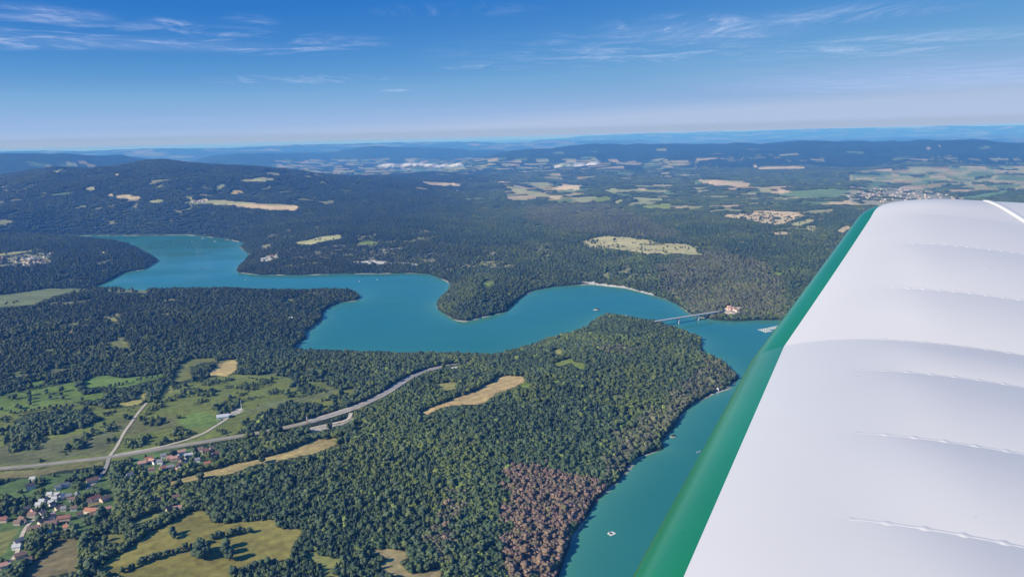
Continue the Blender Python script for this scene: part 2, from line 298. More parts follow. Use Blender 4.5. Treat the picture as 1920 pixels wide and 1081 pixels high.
# ------------------------------------------------------------------ materials
def new_mat(name):
    m = bpy.data.materials.new(name); m.use_nodes = True
    return m, m.node_tree.nodes, m.node_tree.links, m.node_tree.nodes['Principled BSDF']
def noise_mat(name, c1, c2, scale=1.0, rough=.7, coord='Object', bump=0, spec=.3, detail=6):
    m, N, L, B = new_mat(name)
    tc = N.new('ShaderNodeTexCoord'); n = N.new('ShaderNodeTexNoise'); n.inputs['Scale'].default_value = scale; n.inputs['Detail'].default_value = detail
    L.new(tc.outputs[coord], n.inputs['Vector'])
    r = N.new('ShaderNodeValToRGB'); r.color_ramp.elements[0].position = .32; r.color_ramp.elements[1].position = .68
    r.color_ramp.elements[0].color = (*c1, 1); r.color_ramp.elements[1].color = (*c2, 1)
    L.new(n.outputs['Fac'], r.inputs['Fac']); L.new(r.outputs['Color'], B.inputs['Base Color'])
    B.inputs['Roughness'].default_value = rough; B.inputs['Specular IOR Level'].default_value = spec
    if bump:
        b = N.new('ShaderNodeBump'); b.inputs['Strength'].default_value = bump; b.inputs['Distance'].default_value = .02
        L.new(n.outputs['Fac'], b.inputs['Height']); L.new(b.outputs['Normal'], B.inputs['Normal'])
    return m
def ground_mat():
    m, N, L, B = new_mat('ground_cover')
    at = N.new('ShaderNodeAttribute'); at.attribute_name = 'cover'
    g = N.new('ShaderNodeNewGeometry')
    n1 = N.new('ShaderNodeTexNoise'); n1.inputs['Scale'].default_value = .11; n1.inputs['Detail'].default_value = 5
    n2 = N.new('ShaderNodeTexNoise'); n2.inputs['Scale'].default_value = .018; n2.inputs['Detail'].default_value = 4
    L.new(g.outputs['Position'], n1.inputs['Vector'])
    mp = N.new('ShaderNodeMapping'); mp.inputs['Rotation'].default_value = (0, 0, math.radians(20)); mp.inputs['Scale'].default_value = (.35, 1, 1)
    L.new(g.outputs['Position'], mp.inputs['Vector']); L.new(mp.outputs['Vector'], n2.inputs['Vector'])
    mr1 = N.new('ShaderNodeMapRange'); mr1.inputs['From Min'].default_value = .3; mr1.inputs['From Max'].default_value = .7; mr1.inputs['To Min'].default_value = .74; mr1.inputs['To Max'].default_value = 1.26
    mr2 = N.new('ShaderNodeMapRange'); mr2.inputs['From Min'].default_value = .3; mr2.inputs['From Max'].default_value = .7; mr2.inputs['To Min'].default_value = .78; mr2.inputs['To Max'].default_value = 1.22
    L.new(n1.outputs['Fac'], mr1.inputs['Value']); L.new(n2.outputs['Fac'], mr2.inputs['Value'])
    mu = N.new('ShaderNodeMath'); mu.operation = 'MULTIPLY'; L.new(mr1.outputs[0], mu.inputs[0]); L.new(mr2.outputs[0], mu.inputs[1])
    wv = N.new('ShaderNodeTexWave'); wv.inputs['Scale'].default_value = .035; wv.inputs['Distortion'].default_value = 2.5; wv.inputs['Detail'].default_value = 2; L.new(mp.outputs['Vector'], wv.inputs['Vector'])
    mr3 = N.new('ShaderNodeMapRange'); mr3.inputs['To Min'].default_value = .92; mr3.inputs['To Max'].default_value = 1.08; L.new(wv.outputs['Fac'], mr3.inputs['Value'])
    mu2 = N.new('ShaderNodeMath'); mu2.operation = 'MULTIPLY'; L.new(mu.outputs[0], mu2.inputs[0]); L.new(mr3.outputs[0], mu2.inputs[1])
    vm = N.new('ShaderNodeVectorMath'); vm.operation = 'SCALE'; L.new(at.outputs['Color'], vm.inputs[0]); L.new(mu2.outputs[0], vm.inputs['Scale'])
    # bare limestone rim of the lake
    sp = N.new('ShaderNodeSeparateXYZ'); L.new(g.outputs['Position'], sp.inputs[0])
    n3 = N.new('ShaderNodeTexNoise'); n3.inputs['Scale'].default_value = .012; n3.inputs['Detail'].default_value = 3; L.new(g.outputs['Position'], n3.inputs['Vector'])
    ad = N.new('ShaderNodeMath'); ad.operation = 'MULTIPLY_ADD'; ad.inputs[1].default_value = -9.0; L.new(n3.outputs['Fac'], ad.inputs[0]); L.new(sp.outputs['Z'], ad.inputs[2])
    rim = N.new('ShaderNodeMapRange'); rim.inputs['From Min'].default_value = -4.7; rim.inputs['From Max'].default_value = -3.8; rim.inputs['To Min'].default_value = 1; rim.inputs['To Max'].default_value = 0
    L.new(ad.outputs[0], rim.inputs['Value'])
    mx = N.new('ShaderNodeMix'); mx.data_type = 'RGBA'; L.new(rim.outputs[0], mx.inputs['Factor']); L.new(vm.outputs[0], mx.inputs['A']); mx.inputs['B'].default_value = (.40, .36, .27, 1)
    L.new(mx.outputs['Result'], B.inputs['Base Color']); B.inputs['Roughness'].default_value = .9; B.inputs['Specular IOR Level'].default_value = .1
    n4 = N.new('ShaderNodeTexNoise'); n4.inputs['Scale'].default_value = .05; n4.inputs['Detail'].default_value = 6; n4.inputs['Roughness'].default_value = .7; L.new(g.outputs['Position'], n4.inputs['Vector'])
    bp = N.new('ShaderNodeBump'); bp.inputs['Strength'].default_value = 1; L.new(n4.outputs['Fac'], bp.inputs['Height'])
    ab = N.new('ShaderNodeMath'); ab.operation = 'MULTIPLY'; ab.inputs[1].default_value = 16; L.new(at.outputs['Alpha'], ab.inputs[0]); L.new(ab.outputs[0], bp.inputs['Distance'])
    L.new(bp.outputs['Normal'], B.inputs['Normal'])
    return m
def water_mat():
    m, N, L, B = new_mat('lake_water')
    at = N.new('ShaderNodeAttribute'); at.attribute_name = 'shallow'
    g = N.new('ShaderNodeNewGeometry')
    n = N.new('ShaderNodeTexNoise'); n.inputs['Scale'].default_value = .003; n.inputs['Detail'].default_value = 5; L.new(g.outputs['Position'], n.inputs['Vector'])
    r = N.new('ShaderNodeValToRGB'); r.color_ramp.elements[0].position = .35; r.color_ramp.elements[1].position = .7
    r.color_ramp.elements[0].color = (.022, .160, .135, 1); r.color_ramp.elements[1].color = (.028, .178, .148, 1); L.new(n.outputs['Fac'], r.inputs['Fac'])
    mx = N.new('ShaderNodeMix'); mx.data_type = 'RGBA'; L.new(at.outputs['Fac'], mx.inputs['Factor']); L.new(r.outputs['Color'], mx.inputs['A']); mx.inputs['B'].default_value = (.075, .25, .17, 1)
    L.new(mx.outputs['Result'], B.inputs['Base Color']); n5 = N.new('ShaderNodeTexNoise'); n5.inputs['Scale'].default_value = .0045; n5.inputs['Detail'].default_value = 6; mp5 = N.new('ShaderNodeMapping'); mp5.inputs['Scale'].default_value = (.35, 1, 1); mp5.inputs['Rotation'].default_value = (0, 0, .5); L.new(g.outputs['Position'], mp5.inputs['Vector']); L.new(mp5.outputs[0], n5.inputs['Vector']); r5 = N.new('ShaderNodeMapRange'); r5.inputs['From Min'].default_value = .42; r5.inputs['From Max'].default_value = .62; r5.inputs['To Min'].default_value = .05; r5.inputs['To Max'].default_value = .24; L.new(n5.outputs['Fac'], r5.inputs['Value']); L.new(r5.outputs[0], B.inputs['Roughness']); B.inputs['IOR'].default_value = 1.33
    n2 = N.new('ShaderNodeTexNoise'); n2.inputs['Scale'].default_value = .25; n2.inputs['Detail'].default_value = 3; L.new(g.outputs['Position'], n2.inputs['Vector'])
    bp = N.new('ShaderNodeBump'); bp.inputs['Strength'].default_value = .25; bp.inputs['Distance'].default_value = .12; L.new(n2.outputs['Fac'], bp.inputs['Height']); L.new(bp.outputs['Normal'], B.inputs['Normal'])
    return m
def leaf_mat(name, base=None):
    """foliage; colour from the per-tree attribute when base is None"""
    m, N, L, B = new_mat(name)
    oi = N.new('ShaderNodeObjectInfo'); tc = N.new('ShaderNodeTexCoord')
    if base is None:
        at = N.new('ShaderNodeAttribute'); at.attribute_type = 'INSTANCER'; at.attribute_name = 'tint'; src = at.outputs['Color']
    else:
        rgb = N.new('ShaderNodeRGB'); rgb.outputs[0].default_value = (*base, 1); src = rgb.outputs[0]
    n = N.new('ShaderNodeTexNoise'); n.inputs['Scale'].default_value = 9; n.inputs['Detail'].default_value = 4; L.new(tc.outputs['Object'], n.inputs['Vector'])
    mr = N.new('ShaderNodeMapRange'); mr.inputs['From Min'].default_value = .3; mr.inputs['From Max'].default_value = .7; mr.inputs['To Min'].default_value = .5; mr.inputs['To Max'].default_value = 1.5; L.new(n.outputs['Fac'], mr.inputs['Value'])
    mr2 = N.new('ShaderNodeMapRange'); mr2.inputs['To Min'].default_value = .78; mr2.inputs['To Max'].default_value = 1.24; L.new(oi.outputs['Random'], mr2.inputs['Value'])
    mu = N.new('ShaderNodeMath'); mu.operation = 'MULTIPLY'; L.new(mr.outputs[0], mu.inputs[0]); L.new(mr2.outputs[0], mu.inputs[1])
    vm = N.new('ShaderNodeVectorMath'); vm.operation = 'SCALE'; L.new(src, vm.inputs[0]); L.new(mu.outputs[0], vm.inputs['Scale'])
    L.new(vm.outputs[0], B.inputs['Base Color']); B.inputs['Roughness'].default_value = .65; B.inputs['Specular IOR Level'].default_value = .25
    return m
MG = ground_mat(); MW = water_mat(); ML = leaf_mat('foliage')
MBARK = noise_mat('bark', (.06, .05, .04), (.11, .09, .07), 4)

# ------------------------------------------------------------------ helpers for objects
def tag(o, label=None, cat=None, group=None, kind=None):
    if label: o['label'] = label
    if cat: o['category'] = cat
    if group: o['group'] = group
    if kind: o['kind'] = kind
    return o
def mesh_np(name, V, Fq, mat=None, smooth=False):
    me = bpy.data.meshes.new(name); V = np.asarray(V, np.float32); Fq = np.asarray(Fq, np.int32); k = Fq.shape[1]
    me.vertices.add(len(V)); me.vertices.foreach_set('co', V.ravel())
    me.loops.add(Fq.size); me.loops.foreach_set('vertex_index', Fq.ravel())
    me.polygons.add(len(Fq)); me.polygons.foreach_set('loop_start', np.arange(0, Fq.size, k, dtype=np.int32)); me.polygons.foreach_set('loop_total', np.full(len(Fq), k, np.int32))
    me.update(calc_edges=True)
    if smooth: me.polygons.foreach_set('use_smooth', np.ones(len(Fq), bool))
    if mat: me.materials.append(mat)
    return me
def link(name, me, parent=None):
    o = bpy.data.objects.new(name, me); COL.objects.link(o)
    if parent: o.parent = parent
    return o
def from_bm(name, bm, mat, parent=None, smooth=False):
    me = bpy.data.meshes.new(name); bm.to_mesh(me); bm.free(); me.materials.append(mat)
    if smooth:
        for p in me.polygons: p.use_smooth = True
    return link(name, me, parent)
def empty(name, loc, rz=0):
    o = bpy.data.objects.new(name, None); COL.objects.link(o); o.location = loc; o.rotation_euler = (0, 0, rz); o.empty_display_size = .5; return o
def bm_box(bm, c, s, rz=0):
    r = bmesh.ops.create_cube(bm, size=1); Mx = Matrix.Translation(c) @ Matrix.Rotation(rz, 4, 'Z') @ Matrix.Diagonal((*s, 1))
    bmesh.ops.transform(bm, matrix=Mx, verts=r['verts']); return r['verts']
def bm_cyl(bm, a, b, r1, r2, seg=8):
    a = Vector(a); b = Vector(b); d = b - a; r = bmesh.ops.create_cone(bm, cap_ends=True, segments=seg, radius1=r1, radius2=r2, depth=d.length)
    bmesh.ops.transform(bm, matrix=Matrix.Translation((a + b) / 2) @ d.to_track_quat('Z', 'Y').to_matrix().to_4x4(), verts=r['verts'])
def copy_tree(o, parent=None):
    c = o.copy(); COL.objects.link(c)
    if parent: c.parent = parent
    for ch in list(o.children): copy_tree(ch, c)
    return c

# ------------------------------------------------------------------ terrain and water sheets (polar level of detail round the viewpoint)
def polar_grid():
    rr = list(np.linspace(40, 640, 12)) + list(500 / np.tan(np.radians(np.arange(36, 2.6, -.065))))
    rr += list(np.exp(np.linspace(math.log(rr[-1] * 1.01), math.log(130000), 190)))
    az = list(np.arange(-180, -45, 5.)) + list(np.arange(-45, 45.01, .115)) + list(np.arange(50, 180.1, 5.))
    return np.array(rr), np.radians(np.array(az))
RR, AZ = polar_grid()
gr, ga = np.meshgrid(RR, AZ, indexing='ij')
GX = (gr * np.sin(ga)).ravel(); GY = (gr * np.cos(ga)).ravel()
SD = sdf_lake(GX, GY); GZ = height(GX, GY, SD)
nr, na = len(RR), len(AZ)
ii, jj = np.meshgrid(np.arange(nr - 1), np.arange(na - 1), indexing='ij'); q = (ii * na + jj).ravel()
QUADS = np.stack([q, q + 1, q + na + 1, q + na], 1)[:, ::-1]
FOREST = np.array((.026, .044, .026)); FLOOR = np.array((.028, .040, .018)); BROWN = np.array((.115, .072, .05))
def glade(x, y):
    r = np.hypot(x, y)
    return (fbm(x / 75, y / 75, 3, 81) > .655) & (fbm(x / 800, y / 800, 2, 82) > .47) & (r > 2300) & (r < 12000)
def cover_at(x, y, z):
    px, py = project(x, y, z)
    w = np.clip(2500 / np.hypot(x, y), .15, 1.3)
    px = px + (fbm(x / 45, y / 45, 3, 71) - .5) * 9 * w; py = py + (fbm(x / 45, y / 45, 3, 72) - .5) * 5 * w
    return px, py
def terrain_colour():
    px, py = cover_at(GX, GY, GZ); r = np.hypot(GX, GY)
    far = sstep(7000, 10500, r)[:, None]
    t = fbm(GX / 600, GY / 600, 4, 5)[:, None]
    base = FLOOR * (1 - far) + FOREST * far * (.8 + .5 * t)
    rus = look(REFL_DRY, px, py)[:, None]; base = base * (1 - rus * .8) + BROWN * .8 * rus * .8  # ground under the painted glass reflections and the dry slope turns brown too
    has = look(HAS, px, py); col = look(COV, px, py)
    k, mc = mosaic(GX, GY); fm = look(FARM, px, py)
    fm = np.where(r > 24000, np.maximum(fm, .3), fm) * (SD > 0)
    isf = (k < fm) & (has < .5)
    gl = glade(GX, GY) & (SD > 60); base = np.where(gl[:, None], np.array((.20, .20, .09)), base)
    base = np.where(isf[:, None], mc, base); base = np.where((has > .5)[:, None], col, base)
    alpha = sstep(8000, 11000, r) * (1 - isf) * (has < .5) * (r < 60000)
    return np.concatenate([base, alpha[:, None]], 1).astype(np.float32)
me = mesh_np('ground', np.stack([GX, GY, GZ], 1), QUADS, MG, True)
ca = me.attributes.new('cover', 'FLOAT_COLOR', 'POINT'); ca.data.foreach_set('color', terrain_colour().ravel())
tag(link('ground', me), 'rolling ground of the lake country with fields and forest floor', 'ground', kind='structure')
vis = (GZ[QUADS].min(1) < 4)
used = np.unique(QUADS[vis]); remap = -np.ones(len(GX), int); remap[used] = np.arange(len(used))
mw = mesh_np('lake', np.stack([GX[used], GY[used], np.zeros(len(used))], 1), remap[QUADS[vis]], MW, True)
sa = mw.attributes.new('shallow', 'FLOAT', 'POINT'); sa.data.foreach_set('value', (np.exp(-np.clip(-SD[used], 0, None) / 28.) * .85).astype(np.float32))
tag(link('lake', mw), 'turquoise reservoir lake winding between wooded shores', 'lake', kind='structure')

# ------------------------------------------------------------------ roads
ROADS = []
def road(name, pts, width, mat, label, lift=.5, cat='road', gap=None):
    a = np.array(pts, float); t = np.linspace(0, len(a) - 1, (len(a) - 1) * 10 + 1)
    k = np.clip(t.astype(int), 0, len(a) - 2); f = t - k
    def cr(v):
        p0 = v[np.maximum(k - 1, 0)]; p1 = v[k]; p2 = v[k + 1]; p3 = v[np.minimum(k + 2, len(v) - 1)]
        return .5 * (2 * p1 + (p2 - p0) * f + (2 * p0 - 5 * p1 + 4 * p2 - p3) * f ** 2 + (3 * p1 - p0 - 3 * p2 + p3) * f ** 3)
    x, y, z = ground_at(cr(a[:, 0]), cr(a[:, 1]))
    tx = np.gradient(x); ty = np.gradient(y); ln = np.hypot(tx, ty) + 1e-6; nx, ny = -ty / ln, tx / ln
    V = []
    for s in (-1, -.5, 0, .5, 1):
        sx = x + nx * s * width / 2; sy = y + ny * s * width / 2; V.append(np.stack([sx, sy, height(sx, sy) + lift], 1))
    V = np.stack(V, 1).reshape(-1, 3); n = len(x)
    Fq = [(i * 5 + j, i * 5 + j + 1, (i + 1) * 5 + j + 1, (i + 1) * 5 + j) for i in range(n - 1) for j in range(4)]
    tag(link(name, mesh_np(name, V, Fq, mat, True)), label, cat, kind='structure')
    ROADS.append((x, y, width if gap is None else gap))
M_ASPH = noise_mat('worn_asphalt', (.27, .25, .21), (.36, .33, .28), .08, .85, bump=0)
M_TRACK = noise_mat('gravel_track', (.42, .37, .28), (.55, .48, .37), .15, .9)
M_CUT = noise_mat('rock_cutting', (.30, .27, .22), (.50, .45, .37), .06, .9)
main_px = [(-120, 888), (-40, 881), (0, 878), (70, 872), (160, 862), (200, 857), (250, 850), (320, 838), (400, 825), (480, 812), (540, 800), (580, 790), (640, 772), (680, 757), (720, 738), (760, 712), (790, 698), (826, 687), (850, 683), (880, 679)]
road('verge', main_px[:13], 17, noise_mat('dry_verge', (.2, .19, .1), (.29, .26, .15), .06, .9), 'dry grass verge along the main road', .3, gap=15)
road('cutting', main_px[11:18], 19, M_CUT, 'pale rock cutting flanking the main road through the forest', .4, gap=22)
road('road', main_px, 8, M_ASPH, 'grey main road running past the hamlet towards the lake', .7, gap=17)
road('track', [(203, 858), (218, 838), (232, 812), (246, 792), (262, 770), (275, 755)], 5, M_TRACK, 'straight pale gravel track climbing between meadows', .6, 'track', gap=9)
road('lane', [(215, 853), (260, 845), (320, 833), (375, 815), (405, 798), (425, 785), (433, 776), (452, 769)], 6, M_TRACK, 'pale curving lane leading to the vaulted hall', .62, 'lane', gap=11)
road('path', [(205, 857), (200, 872), (193, 886), (178, 905), (160, 917)], 6, M_ASPH, 'short grey road from the junction down into the village', .64, 'road', gap=11)
road('street', [(-20, 1081), (8, 1062), (30, 1040), (36, 1018), (48, 990), (66, 973), (86, 968), (105, 956)], 5, M_TRACK, 'pale village street between the houses', .6, 'street', gap=9)
road('layby', [(570, 806), (600, 799), (628, 793), (652, 786), (658, 774)], 7, M_TRACK, 'pale gravel layby beside the main road', .63, 'layby', gap=12)
def near_road(x, y):
    m = np.zeros(x.shape, bool)
    for rx, ry, w in ROADS:
        b = (x > rx.min() - 40) & (x < rx.max() + 40) & (y > ry.min() - 40) & (y < ry.max() + 40)
        if not b.any(): continue
        X = x[b]; Y = y[b]; d2 = np.full(X.shape, 1e18)
        for i in range(0, len(rx) - 1):
            ex, ey = rx[i + 1] - rx[i], ry[i + 1] - ry[i]; t = np.clip(((X - rx[i]) * ex + (Y - ry[i]) * ey) / (ex * ex + ey * ey + 1e-9), 0, 1)
            d2 = np.minimum(d2, (X - rx[i] - t * ex) ** 2 + (Y - ry[i] - t * ey) ** 2)
        k = np.zeros(x.shape, bool); k[b] = d2 < (w / 2 + 2) ** 2; m |= k
    return m

# ------------------------------------------------------------------ houses
def mat_roof(n, c): return noise_mat(n, tuple(v * .75 for v in c), tuple(v * 1.2 for v in c), .9, .8)
ROOF = {'orange': mat_roof('orange_tiles', (.38, .17, .10)), 'red': mat_roof('red_tiles', (.27, .12, .09)), 'brown': mat_roof('brown_tiles', (.20, .13, .10)), 'dark': mat_roof('dark_slates', (.06, .06, .065)),
    'grey': mat_roof('grey_slates', (.22, .22, .23)), 'white': mat_roof('white_sheet_roof', (.47, .48, .47)), 'pink': mat_roof('pink_tiles', (.46, .26, .20)), 'blue': mat_roof('blue_grey_slates', (.09, .11, .15)), 'green': mat_roof('green_sheet_roof', (.16, .32, .24))}
WALL = {'white': noise_mat('white_render', (.66, .64, .6), (.8, .78, .74), .5), 'cream': noise_mat('cream_render', (.6, .52, .4), (.72, .64, .52), .5), 'pink': noise_mat('pink_render', (.6, .43, .34), (.7, .52, .42), .5), 'stone': noise_mat('stone_wall', (.32, .28, .23), (.44, .4, .34), .7)}
HBOX = {}
def house_meshes(L, W, h, rh, key):
    """wall body with gables, two-slope roof with eaves, chimney"""
    if key in HBOX: return HBOX[key]
    bm = bmesh.new(); l, w = L / 2, W / 2
    v = [bm.verts.new(p) for p in ((-l, -w, -1.5), (l, -w, -1.5), (l, w, -1.5), (-l, w, -1.5), (-l, -w, h), (l, -w, h), (l, w, h), (-l, w, h), (-l, 0, h + rh), (l, 0, h + rh))]
    for f in ((0, 1, 5, 4), (2, 3, 7, 6), (1, 2, 6, 9, 5), (3, 0, 4, 8, 7), (3, 2, 1, 0)): bm.faces.new([v[i] for i in f])
    mw = bpy.data.meshes.new('wall'); bm.to_mesh(mw); bm.free()
    bm = bmesh.new(); o = .6; t = .25; dz = rh / w * o
    prof = [(-w - o, h - dz + .06), (0, h + rh + .06), (w + o, h - dz + .06), (w + o, h - dz + t + .06), (0, h + rh + t + .06), (-w - o, h - dz + t + .06)]
    A = [bm.verts.new((-l - o, y, z)) for y, z in prof]; Bv = [bm.verts.new((l + o, y, z)) for y, z in prof]
    for i in range(6): bm.faces.new((A[i], A[(i + 1) % 6], Bv[(i + 1) % 6], Bv[i]))
    bm.faces.new((A[0], A[5], A[4], A[1])); bm.faces.new((A[1], A[4], A[3], A[2])); bm.faces.new((Bv[1], Bv[4], Bv[5], Bv[0])); bm.faces.new((Bv[2], Bv[3], Bv[4], Bv[1]))
    bmesh.ops.recalc_face_normals(bm, faces=bm.faces); mr = bpy.data.meshes.new('roof'); bm.to_mesh(mr); bm.free()
    bm = bmesh.new(); bm_box(bm, (l * .45, w * .3, h + rh * .75 + .8), (.9, .7, 2.2)); mc = bpy.data.meshes.new('chimney'); bm.to_mesh(mc); bm.free()
    HBOX[key] = (mw, mr, mc); return HBOX[key]
def house(x, y, z, L, W, rot, roof, wall, label, group, name='house', h=4.5, rh=2.6, detail=2):
    e = empty(name, (x, y, z), rot); tag(e, label, 'house', group)
    key = (round(L), round(W), h, rh, roof, wall)
    ms = house_meshes(L, W, h, rh, key)
    if not ms[0].materials:
        for m_, mt in zip(ms, (WALL[wall], ROOF[roof], WALL['stone'])): m_.materials.append(mt)
    link('wall', ms[0], e); rf = link('roof', ms[1], e)
    if detail > 1: link('chimney', ms[2], rf)
    return e
VG = 'houses of the village in the lower left'
R_ = math.radians
village = [
 (58, 915, 14, 10, 35, 'dark', 'white', 'white house with a dark slate roof above the row of white roofs', 5.5, 3), (174, 904, 18, 9, 40, 'brown', 'cream', 'brown-roofed barn with a pale gable among trees above the village', 5, 3.4),
 (94, 930, 8, 7, 5, 'white', 'white', 'white-roofed chalet, leftmost of the upper row of three'), (108, 930.5, 8, 7, 12, 'white', 'white', 'white-roofed chalet, middle of the upper row of three'), (117.5, 934, 8, 7, 70, 'white', 'white', 'white-roofed chalet, rightmost of the upper row of three'),
 (103, 938.5, 8, 7, 10, 'white', 'white', 'white-roofed chalet in the centre of the cluster of white roofs'), (79.5, 943, 8, 7, 5, 'white', 'white', 'white-roofed chalet, upper one of the pair at the left end'), (97, 945.5, 8, 7, 8, 'white', 'white', 'white-roofed chalet, lowest on the right of the white cluster'), (73, 949.5, 8, 7, 5, 'white', 'white', 'white-roofed chalet, lowest and leftmost of the white cluster'),
 (130, 933, 8, 6, 20, 'grey', 'stone', 'small grey-roofed house right of the white chalets'), (178, 937, 15, 9, 55, 'red', 'white', 'red-brown roofed house with a bright white gable facing the sun'), (197, 938, 14, 10, 60, 'brown', 'pink', 'brown-roofed house with a pinkish wall right of the white gable'),
 (173, 960, 22, 11, -8, 'orange', 'cream', 'largest house of the village, long with a bright orange roof'), (204, 957, 8, 6, 30, 'pink', 'cream', 'small pale shed right of the large orange roof'), (139, 956, 9, 7, 20, 'brown', 'white', 'little brown-roofed house left of the large orange roof'), (120, 957, 8, 6, 10, 'grey', 'stone', 'small grey roof left of the little brown-roofed house'),
 (79, 965, 9, 8, 75, 'pink', 'cream', 'cream house with a sunlit gable below the white chalets'), (62, 968, 13, 9, 0, 'brown', 'stone', 'wide brown-roofed farmhouse at the bend of the village street'), (80, 982, 11, 9, 65, 'dark', 'cream', 'pale-walled house with dark roof beside the village street'), (97, 984, 17, 12, 15, 'brown', 'stone', 'big dark brown roof in the middle of the village'),
 (121, 974, 18, 10, 15, 'red', 'pink', 'long red-roofed house right of the big brown roof'), (131, 991, 16, 7, 5, 'orange', 'stone', 'long low orange-roofed shed at the lower edge of the village'), (34, 983, 10, 7, 0, 'brown', 'stone', 'brown cottage left of the village street'), (6, 977, 14, 10, 10, 'red', 'pink', 'red-roofed house cut by the left edge of the picture'),
 (64, 994, 16, 10, 20, 'brown', 'pink', 'brown-roofed house with pink wall below the street bend'), (36, 1018, 12, 8, 60, 'grey', 'stone', 'grey-roofed house on the street leading down'), (33, 1028, 11, 9, 10, 'white', 'white', 'house with a pale roof at the lower bend of the street'), (39, 1044, 14, 10, 40, 'brown', 'pink', 'pink house with brown roof above the lowest cottage'),
 (54, 1053, 9, 8, 30, 'brown', 'cream', 'lowest small cottage right of the pink house'), (6, 1064, 12, 9, 30, 'pink', 'cream', 'pale house in the bottom left corner'), (94, 1001, 7, 5, 10, 'green', 'white', 'small shed with a green roof below the village'), (62, 901, 9, 6, 10, 'white', 'white', 'tiny white shed on the lawn above the slate-roofed house'),
 (109, 917, 9, 7, 40, 'grey', 'white', 'small white house beside a blue-grey roof above the chalets'), (124, 912, 12, 7, 20, 'blue', 'white', 'long blue-grey roofed house beneath the trees'), (317, 962, 9, 8, 70, 'orange', 'cream', 'red-spired cottage standing alone right of the village', 5, 6), (333, 956, 13, 7, 20, 'pink', 'white', 'pale house just right of the red-spired cottage'),
 (298, 941, 10, 7, 30, 'red', 'cream', 'small red-roofed house half hidden by trees above the spired cottage'), (330, 935, 11, 8, 30, 'brown', 'stone', 'brown house in the trees beside the dry strip'), (445, 895, 9, 7, 30, 'pink', 'cream', 'lone pale cottage at the edge of the big forest'),
 (150, 968, 9, 7, 40, 'brown', 'cream', 'brown-roofed cottage below the large orange roof'), (52, 957, 9, 7, 20, 'dark', 'stone', 'dark-roofed cottage left of the lowest white chalet')]
HG = 'houses of the hamlet below the main road'
hamlet = [(267, 871, 14, 10, 25, 'pink', 'pink', 'pink-roofed house, leftmost of the hamlet below the main road'), (280, 863, 13, 9, 35, 'orange', 'pink', 'orange-roofed house behind the leftmost pink one'), (307, 857, 9, 8, 20, 'grey', 'white', 'white house nearest the main road in the hamlet'), (318, 861, 10, 8, 30, 'pink', 'pink', 'pink house right of the white house in the hamlet'),
 (300, 868, 9, 8, 10, 'grey', 'white', 'white house in the centre of the hamlet'), (291, 869, 8, 6, 60, 'blue', 'white', 'small blue-grey roof left of the central white house'), (306, 881, 12, 9, 40, 'orange', 'cream', 'orange-roofed house at the lower edge of the hamlet'), (285, 883, 11, 8, 15, 'brown', 'stone', 'brown roof low in the hamlet'), (244, 893, 10, 6, 45, 'grey', 'white', 'white-walled house lowest and furthest left near the hamlet'),
 (327, 862, 12, 9, 20, 'pink', 'pink', 'salmon-roofed house in the middle of the hamlet'), (341, 850, 14, 7, 25, 'pink', 'white', 'long pale house, left one of two parallel roofs'), (354, 856, 15, 7, 25, 'white', 'white', 'long whitish house, right one of two parallel roofs'), (386, 849, 12, 9, 40, 'red', 'pink', 'red-roofed house near the top right of the hamlet'), (404, 854, 12, 10, 50, 'red', 'white', 'dark red roof with a white gable, rightmost in the hamlet'),
 (389, 872, 11, 8, 30, 'orange', 'cream', 'orange roof at the bottom right of the hamlet'), (321, 878, 11, 8, 20, 'grey', 'stone', 'grey roof at the bottom of the hamlet'), (371, 865, 9, 6, 15, 'grey', 'white', 'small white house between the lower right roofs'), (377, 845, 9, 7, 15, 'brown', 'cream', 'small brown roof left of the red-roofed house'), (398, 844, 9, 7, 60, 'pink', 'cream', 'little cream house highest in the hamlet'), (336, 874, 9, 7, 35, 'brown', 'cream', 'brown-roofed cottage between grey and orange roofs')]
lone = [(852, 693, 14, 9, 20, 'white', 'white', 'lone white house in the forest above the road cutting'), (545, 598, 14, 8, 5, 'white', 'white', 'small white building alone in the wooded headland'), (1346, 731, 8, 6, 60, 'pink', 'white', 'white house on the point above the narrow arm of the lake'),
 (853, 358, 60, 26, 5, 'white', 'white', 'wide white building in the far forest'), (58, 486, 34, 14, 5, 'white', 'white', 'large white hall among the houses of the left headland'), (510, 481, 26, 12, 20, 'red', 'pink', 'red-roofed building above the far beach'), (494, 486, 22, 10, 15, 'white', 'white', 'long white building beside the red roof above the far beach'), (1590, 369, 45, 22, 0, 'white', 'white', 'large white shed at the left end of the far town')]
HPTS = []
def place_houses(L_, group, detail=2):
    P = np.array([(a[0], a[1]) for a in L_]); x, y, z = ground_at(P[:, 0], P[:, 1])
    for k, a in enumerate(L_):
        kw = {}
        if len(a) > 8: kw = dict(h=a[8], rh=a[9])
        house(x[k], y[k], z[k], a[2] * .86, a[3] * .86, R_(a[4]), a[5], a[6], a[7], group, detail=detail, **kw); HPTS.append((x[k], y[k], max(a[2], a[3]) * .7 + 3))
place_houses(village, VG); place_houses(hamlet, HG); place_houses(lone, None, 1)
def scatter_houses(n, poly, group, label, seed, sizes, roofs, walls, hh=5):
    rd = random.Random(seed); a = np.array(poly, float); s, m = fill(poly); ys, xs = np.nonzero(m); P = []
    for _ in range(n):
        k = rd.randrange(len(xs)); P.append((xs[k] + s[1].start + X0 + rd.random(), ys[k] + s[0].start + Y0 + rd.random()))
    P = np.array(P); x, y, z = ground_at(P[:, 0], P[:, 1])
    for k in range(n):
        L = rd.choice(sizes); house(x[k], y[k], z[k], L, L * .7, R_(rd.uniform(0, 180)), rd.choice(roofs), rd.choice(walls), label, group, h=hh, detail=1); HPTS.append((x[k], y[k], L * .6))
